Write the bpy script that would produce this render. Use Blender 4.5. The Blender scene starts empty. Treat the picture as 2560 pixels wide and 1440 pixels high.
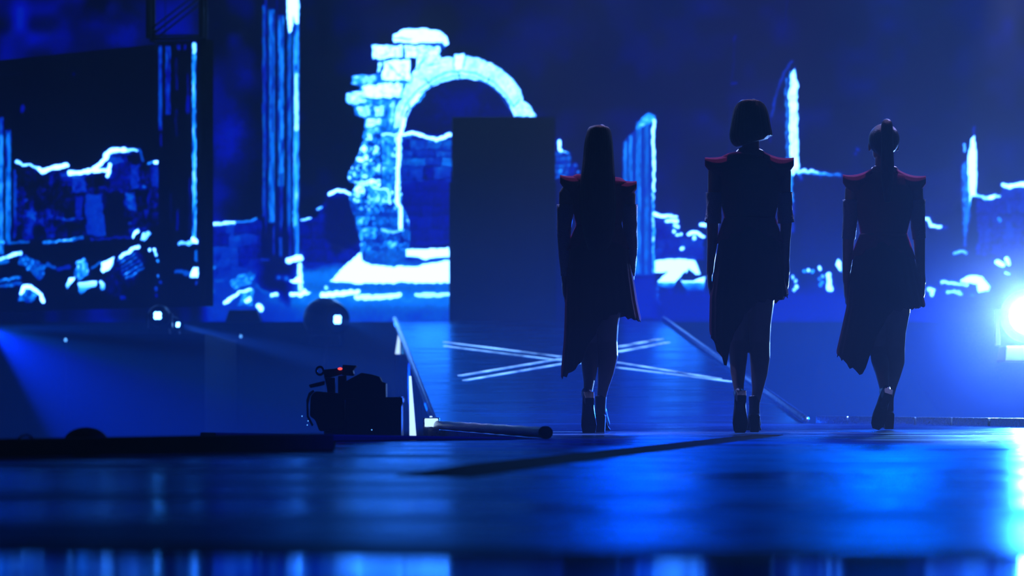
import bpy, bmesh, math, random
import numpy as np
from mathutils import Vector, Matrix

random.seed(7)
RNG = np.random.RandomState(11)
sc = bpy.context.scene
COL = sc.collection
PI = math.pi

# ---------------------------------------------------------------- camera
FPX = 7111.0            # focal length in pixels of the 2560 wide frame (100 mm on a 36 mm sensor)
HOR = 990.0             # image row of the horizon
CH = 0.206              # camera height above the stage floor
cam_d = bpy.data.cameras.new('camera')
cam_d.sensor_width = 36.0
cam_d.lens = 100.0
cam_d.shift_y = (HOR - 720.0) / 2560.0
cam_d.clip_start = 0.05
cam_d.clip_end = 200
cam_d.dof.use_dof = True
cam_d.dof.focus_distance = 16.4
cam_d.dof.aperture_fstop = 2.8
cam = bpy.data.objects.new('camera', cam_d)
COL.objects.link(cam)
cam.location = (0, 0, CH)
cam.rotation_euler = (PI/2, 0, 0)
sc.camera = cam


def at(px, py, Y):
    """a point of the place seen at (px, py) standing Y metres from the camera"""
    return Vector(((px - 1280.0) * Y / FPX, Y, CH + (HOR - py) * Y / FPX))


# ---------------------------------------------------------------- world, haze and exposure
sc.view_settings.view_transform = 'Standard'
sc.view_settings.look = 'None'
sc.view_settings.gamma = 1
sc.view_settings.use_curve_mapping = False
sc.view_settings.exposure = 0.0
sc.cycles.use_denoising = True
sc.cycles.max_bounces = 5
sc.cycles.diffuse_bounces = 2
sc.cycles.glossy_bounces = 3
sc.cycles.transmission_bounces = 2
sc.cycles.volume_bounces = 0
sc.cycles.transparent_max_bounces = 6
sc.cycles.sample_clamp_indirect = 4.0

world = bpy.data.worlds.new('hall air')
sc.world = world
world.use_nodes = True
wn = world.node_tree.nodes
wn.clear()
wo = wn.new('ShaderNodeOutputWorld')
wb = wn.new('ShaderNodeBackground')
wb.inputs[0].default_value = (0, 0, 0, 1)
wv = wn.new('ShaderNodeVolumeScatter')
wv.inputs['Color'].default_value = (1, 1, 1, 1)
wv.inputs['Density'].default_value = 0.0075
wv.inputs['Anisotropy'].default_value = 0.45
world.node_tree.links.new(wb.outputs[0], wo.inputs['Surface'])
world.node_tree.links.new(wv.outputs[0], wo.inputs['Volume'])


# ---------------------------------------------------------------- lights
def spot(name, loc, target, energy, color, angle, blend=0.4, radius=0.05):
    d = bpy.data.lights.new(name, 'SPOT')
    d.energy = energy
    d.color = color
    d.spot_size = math.radians(angle)
    d.spot_blend = blend
    d.shadow_soft_size = radius
    o = bpy.data.objects.new(name, d)
    COL.objects.link(o)
    o.location = loc
    o.rotation_euler = (Vector(target) - Vector(loc)).to_track_quat('-Z', 'Y').to_euler()
    return o


# rigging lights: one narrow backlight for each walker, high above and behind
for wx, wy in ((0.50, 16.3), (1.37, 16.3), (2.23, 17.0)):
    spot('rig_backlight', (wx+0.5, wy+1.9, 6.2), (wx, wy, 1.2), 700, (0.60, 0.42, 1.0), 14, 0.5, 0.04)
    spot('rig_backlight', (wx+2.6, wy+4.7, 5.0), (wx, wy, 0.9), 850, (0.32, 0.34, 1.0), 15, 0.4, 0.04)
    spot('rig_backlight', (wx-2.4, wy+4.7, 5.0), (wx, wy, 0.9), 700, (0.28, 0.34, 1.0), 15, 0.4, 0.04)
# unseen blue spots added to fill the haze over the right half of the stage
spot('added_blue_wash', (8.0, 30.0, 1.6), (3.8, 24.0, 0.25), 58000, (0.0, 0.07, 1.0), 24, 0.9, 0.2)
spot('added_blue_wash', (8.8, 35.0, 3.4), (1.5, 26.0, 0.3), 4500, (0.0, 0.07, 1.0), 32, 0.9, 0.2)
spot('added_blue_wash', (5.5, 13.0, 2.8), (1.9, 12.6, 0.7), 5000, (0.0, 0.0, 1.0), 34, 0.9, 0.2)  # added deep blue spot imitating lens flare over the rightmost walker
# unseen high spots added to brighten the glossy stage floor
spot('added_floor_wash', (3.6, 27.0, 4.7), (2.5, 12.5, 0.0), 700, (0.0, 0.20, 1.0), 20, 1.0, 0.3)
spot('added_floor_wash', (1.2, 27.0, 4.7), (0.9, 11.0, 0.0), 420, (0.0, 0.14, 1.0), 18, 1.0, 0.3)
spot('added_floor_wash', (4.4, 25.0, 4.2), (2.6, 15.2, 0.0), 800, (0.55, 0.70, 1.0), 12, 1.0, 0.15)
spot('added_edge_fill', (0.9, 21.5, 5.6), (-0.1, 15.6, 0.0), 900, (0.30, 0.50, 1.0), 14, 0.8, 0.05)  # added to brighten the braided edge tube
spot('added_edge_fill', (6.2, 15.0, 2.6), (3.5, 18.2, 0.0), 350, (0.06, 0.35, 1.0), 16, 0.6, 0.05)  # added to brighten the front of the metal curb


# ---------------------------------------------------------------- materials
def srgb(r, g, b):
    def f(c):
        c /= 255.0
        return c/12.92 if c <= 0.04045 else ((c + 0.055)/1.055)**2.4
    return (f(r), f(g), f(b), 1.0)


def mat(name, color, rough=0.5, metal=0.0, spec=0.5, noise=0.0, nscale=20.0, bump=0.0, bscale=80.0,
        emit=None, estr=0.0, sheen=0.0, sheen_col=None, stretch=(1, 1, 1), rnoise=0.0, coat=0.0, tint=None):
    m = bpy.data.materials.new(name)
    m.use_nodes = True
    nt = m.node_tree
    N, L = nt.nodes, nt.links
    b = N['Principled BSDF']
    b.inputs['Base Color'].default_value = (*color, 1) if len(color) == 3 else color
    b.inputs['Roughness'].default_value = rough
    b.inputs['Metallic'].default_value = metal
    b.inputs['Specular IOR Level'].default_value = spec
    b.inputs['Coat Weight'].default_value = coat
    if tint:
        b.inputs['Specular Tint'].default_value = (*tint, 1)
    if emit is not None:
        b.inputs['Emission Color'].default_value = (*emit, 1)
        b.inputs['Emission Strength'].default_value = estr
    if sheen:
        b.inputs['Sheen Weight'].default_value = sheen
        b.inputs['Sheen Roughness'].default_value = 0.35
        b.inputs['Sheen Tint'].default_value = (*(sheen_col or color[:3]), 1)
    if noise or bump or rnoise:
        tc = N.new('ShaderNodeTexCoord')
        mp = N.new('ShaderNodeMapping')
        mp.inputs['Scale'].default_value = stretch
        L.new(tc.outputs['Object'], mp.inputs[0])
        n = N.new('ShaderNodeTexNoise')
        n.inputs['Scale'].default_value = nscale
        n.inputs['Detail'].default_value = 4
        L.new(mp.outputs[0], n.inputs['Vector'])
        if noise:
            mx = N.new('ShaderNodeMix')
            mx.data_type = 'RGBA'
            mx.inputs[6].default_value = tuple(c*(1-noise) for c in color[:3]) + (1,)
            mx.inputs[7].default_value = tuple(min(1, c*(1+noise)) for c in color[:3]) + (1,)
            L.new(n.outputs['Fac'], mx.inputs[0])
            L.new(mx.outputs[2], b.inputs['Base Color'])
        if rnoise:
            mr = N.new('ShaderNodeMapRange')
            mr.inputs[1].default_value = 0.35
            mr.inputs[2].default_value = 0.65
            mr.inputs[3].default_value = max(0.02, rough - rnoise)
            mr.inputs[4].default_value = rough + rnoise
            L.new(n.outputs['Fac'], mr.inputs[0])
            L.new(mr.outputs[0], b.inputs['Roughness'])
        if bump:
            n2 = N.new('ShaderNodeTexNoise')
            n2.inputs['Scale'].default_value = bscale
            n2.inputs['Detail'].default_value = 3
            L.new(mp.outputs[0], n2.inputs['Vector'])
            bp = N.new('ShaderNodeBump')
            bp.inputs['Strength'].default_value = bump
            bp.inputs['Distance'].default_value = 0.01
            L.new(n2.outputs['Fac'], bp.inputs['Height'])
            L.new(bp.outputs[0], b.inputs['Normal'])
    return m


M = {}
M['floor'] = mat('stage floor lacquer', (0.03, 0.035, 0.05), 0.27, spec=0.6, nscale=1.2, rnoise=0.10,
                 bump=0.45, bscale=6, stretch=(0.3, 1.1, 1), tint=(0.3, 0.6, 1.0))
M['floor_near'] = mat('near deck gloss', (0.012, 0.013, 0.02), 0.09, spec=0.6, nscale=3, rnoise=0.03, tint=(0.3, 0.6, 1.0))
M['ramp'] = mat('ramp deck gloss', (0.02, 0.03, 0.06), 0.24, spec=0.6, nscale=2.5, rnoise=0.06, stretch=(0.5, 3, 1), tint=(0.3, 0.6, 1.0))
M['ramp_side'] = mat('ramp side panel', (0.05, 0.08, 0.2), 0.25, spec=0.7, metal=0.3)
M['black'] = mat('matte black', (0.004, 0.004, 0.005), 0.85, spec=0.15, noise=0.4, nscale=30)
M['rubber'] = mat('black rubber', (0.003, 0.003, 0.004), 0.9, spec=0.05, noise=0.3, nscale=40)
M['lip'] = mat('black stage lip', (0.003, 0.003, 0.004), 0.6, spec=0.25, noise=0.4, nscale=40)
M['metal'] = mat('brushed aluminium', (0.55, 0.58, 0.65), 0.3, metal=1.0, nscale=60, rnoise=0.1, bump=0.3, bscale=50)
M['braid'] = mat('braided silver trim', (0.5, 0.52, 0.6), 0.35, metal=0.8, bump=0.9, bscale=120)
M['dark_metal'] = mat('black powder coat', (0.006, 0.006, 0.008), 0.5, spec=0.3, noise=0.3, nscale=60)
M['housing'] = mat('lamp housing', (0.012, 0.013, 0.016), 0.35, spec=0.5, noise=0.3, nscale=30)
M['skin'] = mat('skin', (0.36, 0.22, 0.18), 0.30, spec=0.6, noise=0.08, nscale=30, coat=0.4)
M['hair'] = mat('dark hair', (0.008, 0.006, 0.006), 0.33, spec=0.5, bump=0.5, bscale=60, stretch=(6, 6, 0.25))
M['dress'] = mat('crimson velvet', (0.17, 0.001, 0.05), 0.85, spec=0.15, noise=0.2, nscale=60, bump=0.15, bscale=200,
                 sheen=0.5, sheen_col=(1.0, 0.03, 0.45))
M['skirt'] = mat('shaded crimson pleats', (0.030, 0.0006, 0.010), 0.75, spec=0.15, noise=0.2, nscale=60, bump=0.15, bscale=200,  # dress crimson darkened: the skirt's shade is put into its colour
                 sheen=0.12, sheen_col=(1.0, 0.05, 0.5))
M['sleeve'] = mat('crystal mesh sleeve', (0.30, 0.33, 0.42), 0.3, spec=0.8, metal=0.3, bump=1.0, bscale=160)
M['boot'] = mat('patent leather', (0.03, 0.035, 0.07), 0.32, spec=0.6, noise=0.2, nscale=30)
M['sole'] = mat('boot sole', (0.01, 0.01, 0.014), 0.6, spec=0.3, noise=0.3, nscale=40)
M['drape'] = mat('black drape', (0.004, 0.005, 0.010), 0.9, spec=0.1, noise=0.5, nscale=3, stretch=(4, 4, 0.2))
M['panel'] = mat('dark scenic panel', (0.006, 0.008, 0.014), 0.6, spec=0.2, noise=0.4, nscale=8)
M['lamp'] = mat('lit lamp lens', (0.8, 0.9, 1), 0.2, emit=(0.12, 0.4, 1.0), estr=14, noise=0.05)
M['lamp_hot'] = mat('lit spotlight lens', (0.8, 0.9, 1), 0.2, emit=(0.22, 0.45, 1.0), estr=25, noise=0.05)
M['glass'] = mat('unlit lens glass', (0.02, 0.05, 0.15), 0.05, spec=0.9, noise=0.1)
M['tally'] = mat('red tally lamp', (0.6, 0.02, 0.02), 0.4, emit=(1.0, 0.06, 0.05), estr=2.2, noise=0.05)
M['strip'] = mat('painted reflection glow', (0.8, 0.85, 0.9), 0.4, emit=(0.45, 0.7, 1.0), estr=1.6, noise=0.05)  # glow painted in for reflections on ramp panels and lit metal
M['pin'] = mat('blue pin light', (0.1, 0.3, 0.9), 0.4, emit=(0.1, 0.4, 1.0), estr=1.6, noise=0.05)


def lacquer(name, base, gloss, rough, rn, nscale, stretch, bump, bscale):
    """dark blue tinted lacquer: a little diffuse under a strong tinted gloss"""
    m = bpy.data.materials.new(name)
    m.use_nodes = True
    N, L = m.node_tree.nodes, m.node_tree.links
    N.clear()
    out = N.new('ShaderNodeOutputMaterial')
    d_ = N.new('ShaderNodeBsdfDiffuse')
    d_.inputs['Color'].default_value = (*base, 1)
    g_ = N.new('ShaderNodeBsdfGlossy')
    g_.inputs['Color'].default_value = (*gloss, 1)
    mx = N.new('ShaderNodeMixShader')
    fr_ = N.new('ShaderNodeLayerWeight')
    fr_.inputs['Blend'].default_value = 0.62
    tc = N.new('ShaderNodeTexCoord')
    mp = N.new('ShaderNodeMapping')
    mp.inputs['Scale'].default_value = stretch
    L.new(tc.outputs['Object'], mp.inputs[0])
    n1 = N.new('ShaderNodeTexNoise')
    n1.inputs['Scale'].default_value = nscale
    n1.inputs['Detail'].default_value = 5
    L.new(mp.outputs[0], n1.inputs['Vector'])
    mr = N.new('ShaderNodeMapRange')
    mr.inputs[1].default_value = 0.35
    mr.inputs[2].default_value = 0.65
    mr.inputs[3].default_value = max(0.02, rough-rn)
    mr.inputs[4].default_value = rough+rn
    L.new(n1.outputs['Fac'], mr.inputs[0])
    L.new(mr.outputs[0], g_.inputs['Roughness'])
    n2 = N.new('ShaderNodeTexNoise')
    n2.inputs['Scale'].default_value = bscale
    n2.inputs['Detail'].default_value = 4
    L.new(mp.outputs[0], n2.inputs['Vector'])
    bp_ = N.new('ShaderNodeBump')
    bp_.inputs['Strength'].default_value = bump
    bp_.inputs['Distance'].default_value = 0.02
    L.new(n2.outputs['Fac'], bp_.inputs['Height'])
    L.new(bp_.outputs[0], g_.inputs['Normal'])
    L.new(fr_.outputs['Fresnel'], mx.inputs[0])
    L.new(d_.outputs[0], mx.inputs[1])
    L.new(g_.outputs[0], mx.inputs[2])
    L.new(mx.outputs[0], out.inputs['Surface'])
    return m


M['floor'] = lacquer('stage floor lacquer', (0.02, 0.03, 0.06), (0.15, 0.40, 0.74), 0.25, 0.13, 1.6, (0.35, 1.0, 1), 1.0, 9)
M['floor_near'] = lacquer('near deck gloss', (0.012, 0.013, 0.02), (0.16, 0.50, 0.95), 0.09, 0.03, 3, (1, 1, 1), 0.0, 6)
M['ramp'] = lacquer('ramp deck gloss', (0.02, 0.03, 0.06), (0.10, 0.50, 0.95), 0.24, 0.06, 2.5, (0.5, 3, 1), 0.0, 6)


def glowing_line_mat():
    m = bpy.data.materials.new('patchy glowing line')  # emission strength varies with noise along the line
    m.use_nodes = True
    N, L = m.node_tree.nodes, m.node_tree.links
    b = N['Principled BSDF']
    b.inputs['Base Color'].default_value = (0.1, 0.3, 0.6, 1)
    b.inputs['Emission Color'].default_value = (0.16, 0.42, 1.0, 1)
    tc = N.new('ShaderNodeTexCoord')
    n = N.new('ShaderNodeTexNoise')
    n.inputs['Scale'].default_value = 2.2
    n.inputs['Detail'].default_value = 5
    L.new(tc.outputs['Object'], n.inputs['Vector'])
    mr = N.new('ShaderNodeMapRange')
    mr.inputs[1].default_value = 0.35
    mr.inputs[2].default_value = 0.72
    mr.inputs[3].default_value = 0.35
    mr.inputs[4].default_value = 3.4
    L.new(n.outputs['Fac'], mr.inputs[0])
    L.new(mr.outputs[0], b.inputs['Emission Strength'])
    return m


M['line'] = glowing_line_mat()


# ---------------------------------------------------------------- object helpers
def link(name, me, m=None, parent=None, smooth=False):
    o = bpy.data.objects.new(name, me)
    COL.objects.link(o)
    if m is not None:
        me.materials.append(m)
    if parent is not None:
        o.parent = parent
    if smooth:
        me.polygons.foreach_set('use_smooth', [True]*len(me.polygons))
    return o


def tag(o, label=None, cat=None, group=None, kind=None):
    if label: o['label'] = label
    if cat: o['category'] = cat
    if group: o['group'] = group
    if kind: o['kind'] = kind
    return o


def empty(name, loc=(0, 0, 0), rz=0.0):
    o = bpy.data.objects.new(name, None)
    COL.objects.link(o)
    o.location = loc
    o.rotation_euler = (0, 0, rz)
    o.empty_display_size = 0.1
    return o


class MB:
    def __init__(s):
        s.v, s.f = [], []

    def add(s, vs, fs, mx=None):
        k = len(s.v)
        for p in vs:
            p = Vector(p)
            s.v.append(mx @ p if mx is not None else p)
        s.f += [tuple(k + i for i in f) for f in fs]
        return s

    def box(s, x0, x1, y0, y1, z0, z1, mx=None, tx=1.0, ty=1.0):
        cx, cy = (x0+x1)/2, (y0+y1)/2
        t = lambda x, y: (cx+(x-cx)*tx, cy+(y-cy)*ty)
        v = [(x0, y0, z0), (x1, y0, z0), (x1, y1, z0), (x0, y1, z0)]
        v += [(*t(x0, y0), z1), (*t(x1, y0), z1), (*t(x1, y1), z1), (*t(x0, y1), z1)]
        f = [(3, 2, 1, 0), (4, 5, 6, 7), (0, 1, 5, 4), (1, 2, 6, 5), (2, 3, 7, 6), (3, 0, 4, 7)]
        return s.add(v, f, mx)

    def tube(s, pts, n=20, ref=(1, 0, 0), cap=True, mod=None):
        """pts: (Vector, a, b): elliptical sections, a along ref, b across; rounded ends"""
        P = [Vector(p[0]) for p in pts]
        rings = []
        ref = Vector(ref)
        m = len(pts)
        for i, (p, a, b) in enumerate(pts):
            t = (P[min(i+1, m-1)] - P[max(i-1, 0)]).normalized()
            u = (ref - ref.dot(t)*t).normalized()
            w = t.cross(u)
            rings.append((Vector(p), a, b, u, w, t))
        full = []
        if cap:
            p, a, b, u, w, t = rings[0]
            r = min(a, b)
            for q in (0.02, 0.45, 0.8):
                full.append((p - t*r*math.sqrt(max(0, 1-q*q))*0.8, a*q, b*q, u, w))
        full += [r_[:5] for r_ in rings]
        if cap:
            p, a, b, u, w, t = rings[-1]
            r = min(a, b)
            for q in (0.8, 0.45, 0.02):
                full.append((p + t*r*math.sqrt(max(0, 1-q*q))*0.8, a*q, b*q, u, w))
        vs, fs = [], []
        for j, (p, a, b, u, w) in enumerate(full):
            for k in range(n):
                th = 2*PI*k/n
                g = mod(th, j/len(full)) if mod else 1.0
                vs.append(p + u*(a*math.cos(th)*g) + w*(b*math.sin(th)*g))
        for j in range(len(full)-1):
            for k in range(n):
                k2 = (k+1) % n
                fs.append((j*n+k, j*n+k2, (j+1)*n+k2, (j+1)*n+k))
        fs.append(tuple(range(n-1, -1, -1)))
        fs.append(tuple((len(full)-1)*n + k for k in range(n)))
        return s.add(vs, fs)

    def ball(s, c, r, n=20, mx=None):
        rx, ry, rz = (r, r, r) if not hasattr(r, '__len__') else r
        vs, fs = [], []
        h = n//2
        for j in range(h+1):
            ph = PI*(0.002 + 0.996*j/h)
            for k in range(n):
                th = 2*PI*k/n
                vs.append((c[0]+rx*math.sin(ph)*math.cos(th), c[1]+ry*math.sin(ph)*math.sin(th), c[2]-rz*math.cos(ph)))
        for j in range(h):
            for k in range(n):
                k2 = (k+1) % n
                fs.append((j*n+k, j*n+k2, (j+1)*n+k2, (j+1)*n+k))
        fs.append(tuple(range(n-1, -1, -1)))
        fs.append(tuple(h*n+k for k in range(n)))
        return s.add(vs, fs, mx)

    def cyl(s, p0, p1, r0, r1=None, n=24):
        r1 = r0 if r1 is None else r1
        p0, p1 = Vector(p0), Vector(p1)
        t = (p1-p0).normalized()
        ref = Vector((1, 0, 0)) if abs(t.x) < 0.9 else Vector((0, 0, 1))
        u = (ref - ref.dot(t)*t).normalized()
        w = t.cross(u)
        vs = []
        for p, r in ((p0, r0), (p1, r1)):
            for k in range(n):
                th = 2*PI*k/n
                vs.append(p + u*r*math.cos(th) + w*r*math.sin(th))
        fs = [(k, (k+1) % n, n+(k+1) % n, n+k) for k in range(n)]
        fs += [tuple(range(n-1, -1, -1)), tuple(range(n, 2*n))]
        return s.add(vs, fs)

    def prism(s, pts, y0, y1):
        """outline (x, z) pushed from depth y0 to y1"""
        n = len(pts)
        vs = [(x, y0, z) for x, z in pts] + [(x, y1, z) for x, z in pts]
        fs = [tuple(range(n)), tuple(range(2*n-1, n-1, -1))]
        fs += [((k+1) % n, k, n+k, n+(k+1) % n) for k in range(n)]
        return s.add(vs, fs)

    def slab(s, pts, z0, z1):
        n = len(pts)
        vs = [(x, y, z0) for x, y in pts] + [(x, y, z1) for x, y in pts]
        fs = [tuple(range(n-1, -1, -1)), tuple(range(n, 2*n))]
        fs += [(k, (k+1) % n, n+(k+1) % n, n+k) for k in range(n)]
        return s.add(vs, fs)

    def mesh(s, name):
        me = bpy.data.meshes.new(name)
        me.from_pydata([tuple(v) for v in s.v], [], s.f)
        me.validate()
        bm = bmesh.new()
        bm.from_mesh(me)
        bmesh.ops.recalc_face_normals(bm, faces=bm.faces)
        bm.to_mesh(me)
        bm.free()
        return me

    def build(s, name, m, parent=None, smooth=False, bevel=0.0, voxel=0.0, relax=0, subsurf=0):
        me = s.mesh(name)
        if voxel or bevel or relax:
            t = bpy.data.objects.new('tmp', me)
            COL.objects.link(t)
            if voxel:
                r = t.modifiers.new('r', 'REMESH')
                r.mode = 'VOXEL'
                r.voxel_size = voxel
                r.use_smooth_shade = True
            if relax:
                r = t.modifiers.new('s', 'SMOOTH')
                r.iterations = relax
                r.factor = 0.5
            if bevel:
                r = t.modifiers.new('b', 'BEVEL')
                r.width = bevel
                r.segments = 2
                r.limit_method = 'ANGLE'
            dg = bpy.context.evaluated_depsgraph_get()
            me2 = bpy.data.meshes.new_from_object(t.evaluated_get(dg))
            bpy.data.objects.remove(t)
            bpy.data.meshes.remove(me)
            me = me2
            me.name = name
            if voxel:
                smooth = True
        return link(name, me, m, parent, smooth)


# ---------------------------------------------------------------- pictures shown on the LED screens
OX, OY, CW, CHH = -140, -90, 2860, 920


def vnoise(w, h, cell, seed, cy=None):
    """smooth value noise on a w x h raster"""
    cy = cy or cell
    r = np.random.RandomState(seed)
    gw, gh = int(w/cell)+3, int(h/cy)+3
    g = r.rand(gh, gw).astype(np.float32)
    x = np.arange(w)/cell
    y = np.arange(h)/cy
    xi, yi = x.astype(int), y.astype(int)
    fx, fy = x-xi, y-yi
    fx = fx*fx*(3-2*fx)
    fy = fy*fy*(3-2*fy)
    a = g[yi][:, xi]*(1-fx)+g[yi][:, xi+1]*fx
    b = g[yi+1][:, xi]*(1-fx)+g[yi+1][:, xi+1]*fx
    return a*(1-fy)[:, None]+b*fy[:, None]


class Canvas:
    def __init__(s, base=0.05):
        s.L = np.full((CHH, CW), base, np.float32)
        s.wx = (vnoise(CW, CHH, 9, 1)-0.5)*7 + (vnoise(CW, CHH, 28, 2)-0.5)*8
        s.wy = (vnoise(CW, CHH, 9, 3)-0.5)*7 + (vnoise(CW, CHH, 28, 4)-0.5)*8
        s.fine = vnoise(CW, CHH, 6, 5)*0.6+vnoise(CW, CHH, 14, 6)*0.4

    def win(s, x0, y0, x1, y1):
        a = max(0, int(x0-OX)); b = min(CW, int(x1-OX)+1)
        c = max(0, int(y0-OY)); d = min(CHH, int(y1-OY)+1)
        if a >= b or c >= d:
            return None
        X, Y = np.meshgrid(np.arange(a, b)+OX, np.arange(c, d)+OY)
        return (slice(c, d), slice(a, b)), X.astype(np.float32), Y.astype(np.float32)

    def dist(s, pts, X, Y, closed):
        D = np.full(X.shape, 1e9, np.float32)
        n = len(pts)
        inside = np.zeros(X.shape, bool)
        for i in range(n if closed else n-1):
            x0, y0 = pts[i]
            x1, y1 = pts[(i+1) % n]
            dx, dy = x1-x0, y1-y0
            t = np.clip(((X-x0)*dx+(Y-y0)*dy)/(dx*dx+dy*dy+1e-6), 0, 1)
            D = np.minimum(D, (X-x0-t*dx)**2+(Y-y0-t*dy)**2)
            if closed and y0 != y1:
                c = ((y0 > Y) != (y1 > Y)) & (X < dx*(Y-y0)/dy+x0)
                inside ^= c
        D = np.sqrt(D)
        if closed:
            D = np.where(inside, -D, D)
        return D

    def put(s, sl, a, val, mode):
        cur = s.L[sl]
        if mode == 'max':
            s.L[sl] = np.maximum(cur, cur*(1-a)+val*a)
        else:
            s.L[sl] = cur*(1-a)+val*a

    def poly(s, pts, val, soft=2.5, rag=1.0, tex=0.0, mode='mix'):
        xs = [p[0] for p in pts]; ys = [p[1] for p in pts]
        w = s.win(min(xs)-10, min(ys)-10, max(xs)+10, max(ys)+10)
        if w is None: return
        sl, X, Y = w
        D = s.dist(pts, X+s.wx[sl]*rag, Y+s.wy[sl]*rag, True)
        a = np.clip(0.5-D/soft, 0, 1)
        v = val if not callable(val) else val(X, Y)
        if tex:
            v = v+(s.fine[sl]-0.5)*tex
        s.put(sl, a, v, mode)

    def stroke(s, pts, wd, val, soft=2.5, rag=0.6, tex=0.0, beads=0.0, mode='max'):
        xs = [p[0] for p in pts]; ys = [p[1] for p in pts]
        m = wd+10
        w = s.win(min(xs)-m, min(ys)-m, max(xs)+m, max(ys)+m)
        if w is None: return
        sl, X, Y = w
        if len(pts) == 1:
            pts = [pts[0], (pts[0][0]+0.5, pts[0][1])]
        D = s.dist(pts, X+s.wx[sl]*rag, Y+s.wy[sl]*rag, False)
        r = wd/2
        if beads:
            r = r*(1-beads+2*beads*s.fine[sl])
        a = np.clip(0.5-(D-r)/soft, 0, 1)
        v = val+(s.fine[sl]-0.5)*tex
        # an azure halo round the white strokes, as on the screen
        h = np.clip(1-(D-r)/9.0, 0, 1)*0.30
        s.put(sl, h*(1 if val > 0.8 else 0.5), max(0.0, val-0.2), 'max')
        s.put(sl, a, v, mode)

    def blob(s, x, y, rx, ry, val, mode='max'):
        w = s.win(x-rx*2, y-ry*2, x+rx*2, y+ry*2)
        if w is None: return
        sl, X, Y = w
        X = X+s.wx[sl]*rx/25; Y = Y+s.wy[sl]*ry/25
        g = np.exp(-(((X-x)/rx)**2+((Y-y)/ry)**2)*1.4)
        s.put(sl, g, val, mode)

    def stones(s, pts, lo, hi, rh=26, bw=38, seed=3, joint=0.12, blot=0.25, rag=1.0, soft=3.0):
        """masonry courses clipped to an outline"""
        xs = [p[0] for p in pts]; ys = [p[1] for p in pts]
        w = s.win(min(xs)-8, min(ys)-8, max(xs)+8, max(ys)+8)
        if w is None: return
        sl, X, Y = w
        r = np.random.RandomState(seed)
        Xw = X+s.wx[sl]*0.7; Yw = Y+s.wy[sl]*0.7
        D = s.dist(pts, X+s.wx[sl]*rag, Y+s.wy[sl]*rag, True)
        V = np.zeros(X.shape, np.float32)
        y = min(ys)-10
        while y < max(ys)+20:
            h = rh*(0.75+0.6*r.rand())
            row = (Yw >= y) & (Yw < y+h)
            x = min(xs)-30*r.rand()-10
            while x < max(xs)+20:
                b = bw*(0.6+0.9*r.rand())
                m = row & (Xw >= x) & (Xw < x+b)
                if m.any():
                    e = np.minimum(np.minimum(Xw-x, x+b-Xw), np.minimum(Yw-y, y+h-Yw))
                    lum = lo+(hi-lo)*r.rand()
                    top = np.clip(1-(Yw-y)/h, 0, 1)*0.06
                    V[m] = (lum+top-joint*np.clip(1-e/4.0, 0, 1)*1.4)[m]
                x += b
            y += h
        V += (s.fine[sl]-0.5)*blot
        a = np.clip(0.5-D/soft, 0, 1)
        s.put(sl, a, np.clip(V, 0.02, 1.0), 'mix')

    def flutes(s, x0, x1, y0, y1, bands, seed=1, soft=2.0):
        """vertical bands: (xa, xb, val) each broken up along its length"""
        for i, (xa, xb, v, ya, yb) in enumerate(bands):
            w = s.win(xa-6, ya-6, xb+6, yb+6)
            if w is None: continue
            sl, X, Y = w
            n = vnoise(X.shape[1], X.shape[0], 5, seed+i, 38)*0.6+vnoise(X.shape[1], X.shape[0], 3, seed+50+i, 12)*0.4
            Xw = X+s.wx[sl]*0.25
            d = np.minimum(Xw-xa, xb-Xw)
            e = np.minimum(Y-ya, yb-Y)
            a = np.clip(d/soft+0.3, 0, 1)*np.clip(e/6, 0, 1)*np.clip(0.35+1.3*n, 0, 1)
            s.put(sl, a, v+(n-0.5)*0.18, 'mix')


RAMP_X = [0.0, 0.12, 0.25, 0.40, 0.55, 0.68, 0.80, 0.90, 1.0]
RAMP_C = [(0, 0, 10), (0, 0, 38), (0, 0, 96), (0, 4, 178), (0, 60, 215), (0, 120, 235), (50, 175, 248), (170, 225, 252), (240, 248, 255)]


def colours(Lv, gain):
    lin = np.array([[((c/255.0)/12.92 if c/255.0 <= 0.04045 else ((c/255.0+0.055)/1.055)**2.4) for c in k] for k in RAMP_C])
    Lv = np.clip(Lv, 0, 1)
    out = np.ones((len(Lv), 4), np.float32)
    for k in range(3):
        out[:, k] = np.interp(Lv, RAMP_X, lin[:, k])*gain*(1+(0.4, 3.0, 9.0)[k]*np.clip((Lv-0.60)/0.40, 0, 1)**2)
    return out


def screen_material():
    m = bpy.data.materials.new('LED screen')
    m.use_nodes = True
    N, L = m.node_tree.nodes, m.node_tree.links
    b = N['Principled BSDF']
    b.inputs['Base Color'].default_value = (0.001, 0.001, 0.0015, 1)
    b.inputs['Roughness'].default_value = 0.9
    b.inputs['Specular IOR Level'].default_value = 0.0
    a = N.new('ShaderNodeAttribute')
    a.attribute_name = 'picture'
    L.new(a.outputs['Color'], b.inputs['Emission Color'])
    b.inputs['Emission Strength'].default_value = 1.0
    m.cycles.emission_sampling = 'NONE'
    return m


M['screen'] = screen_material()


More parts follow.
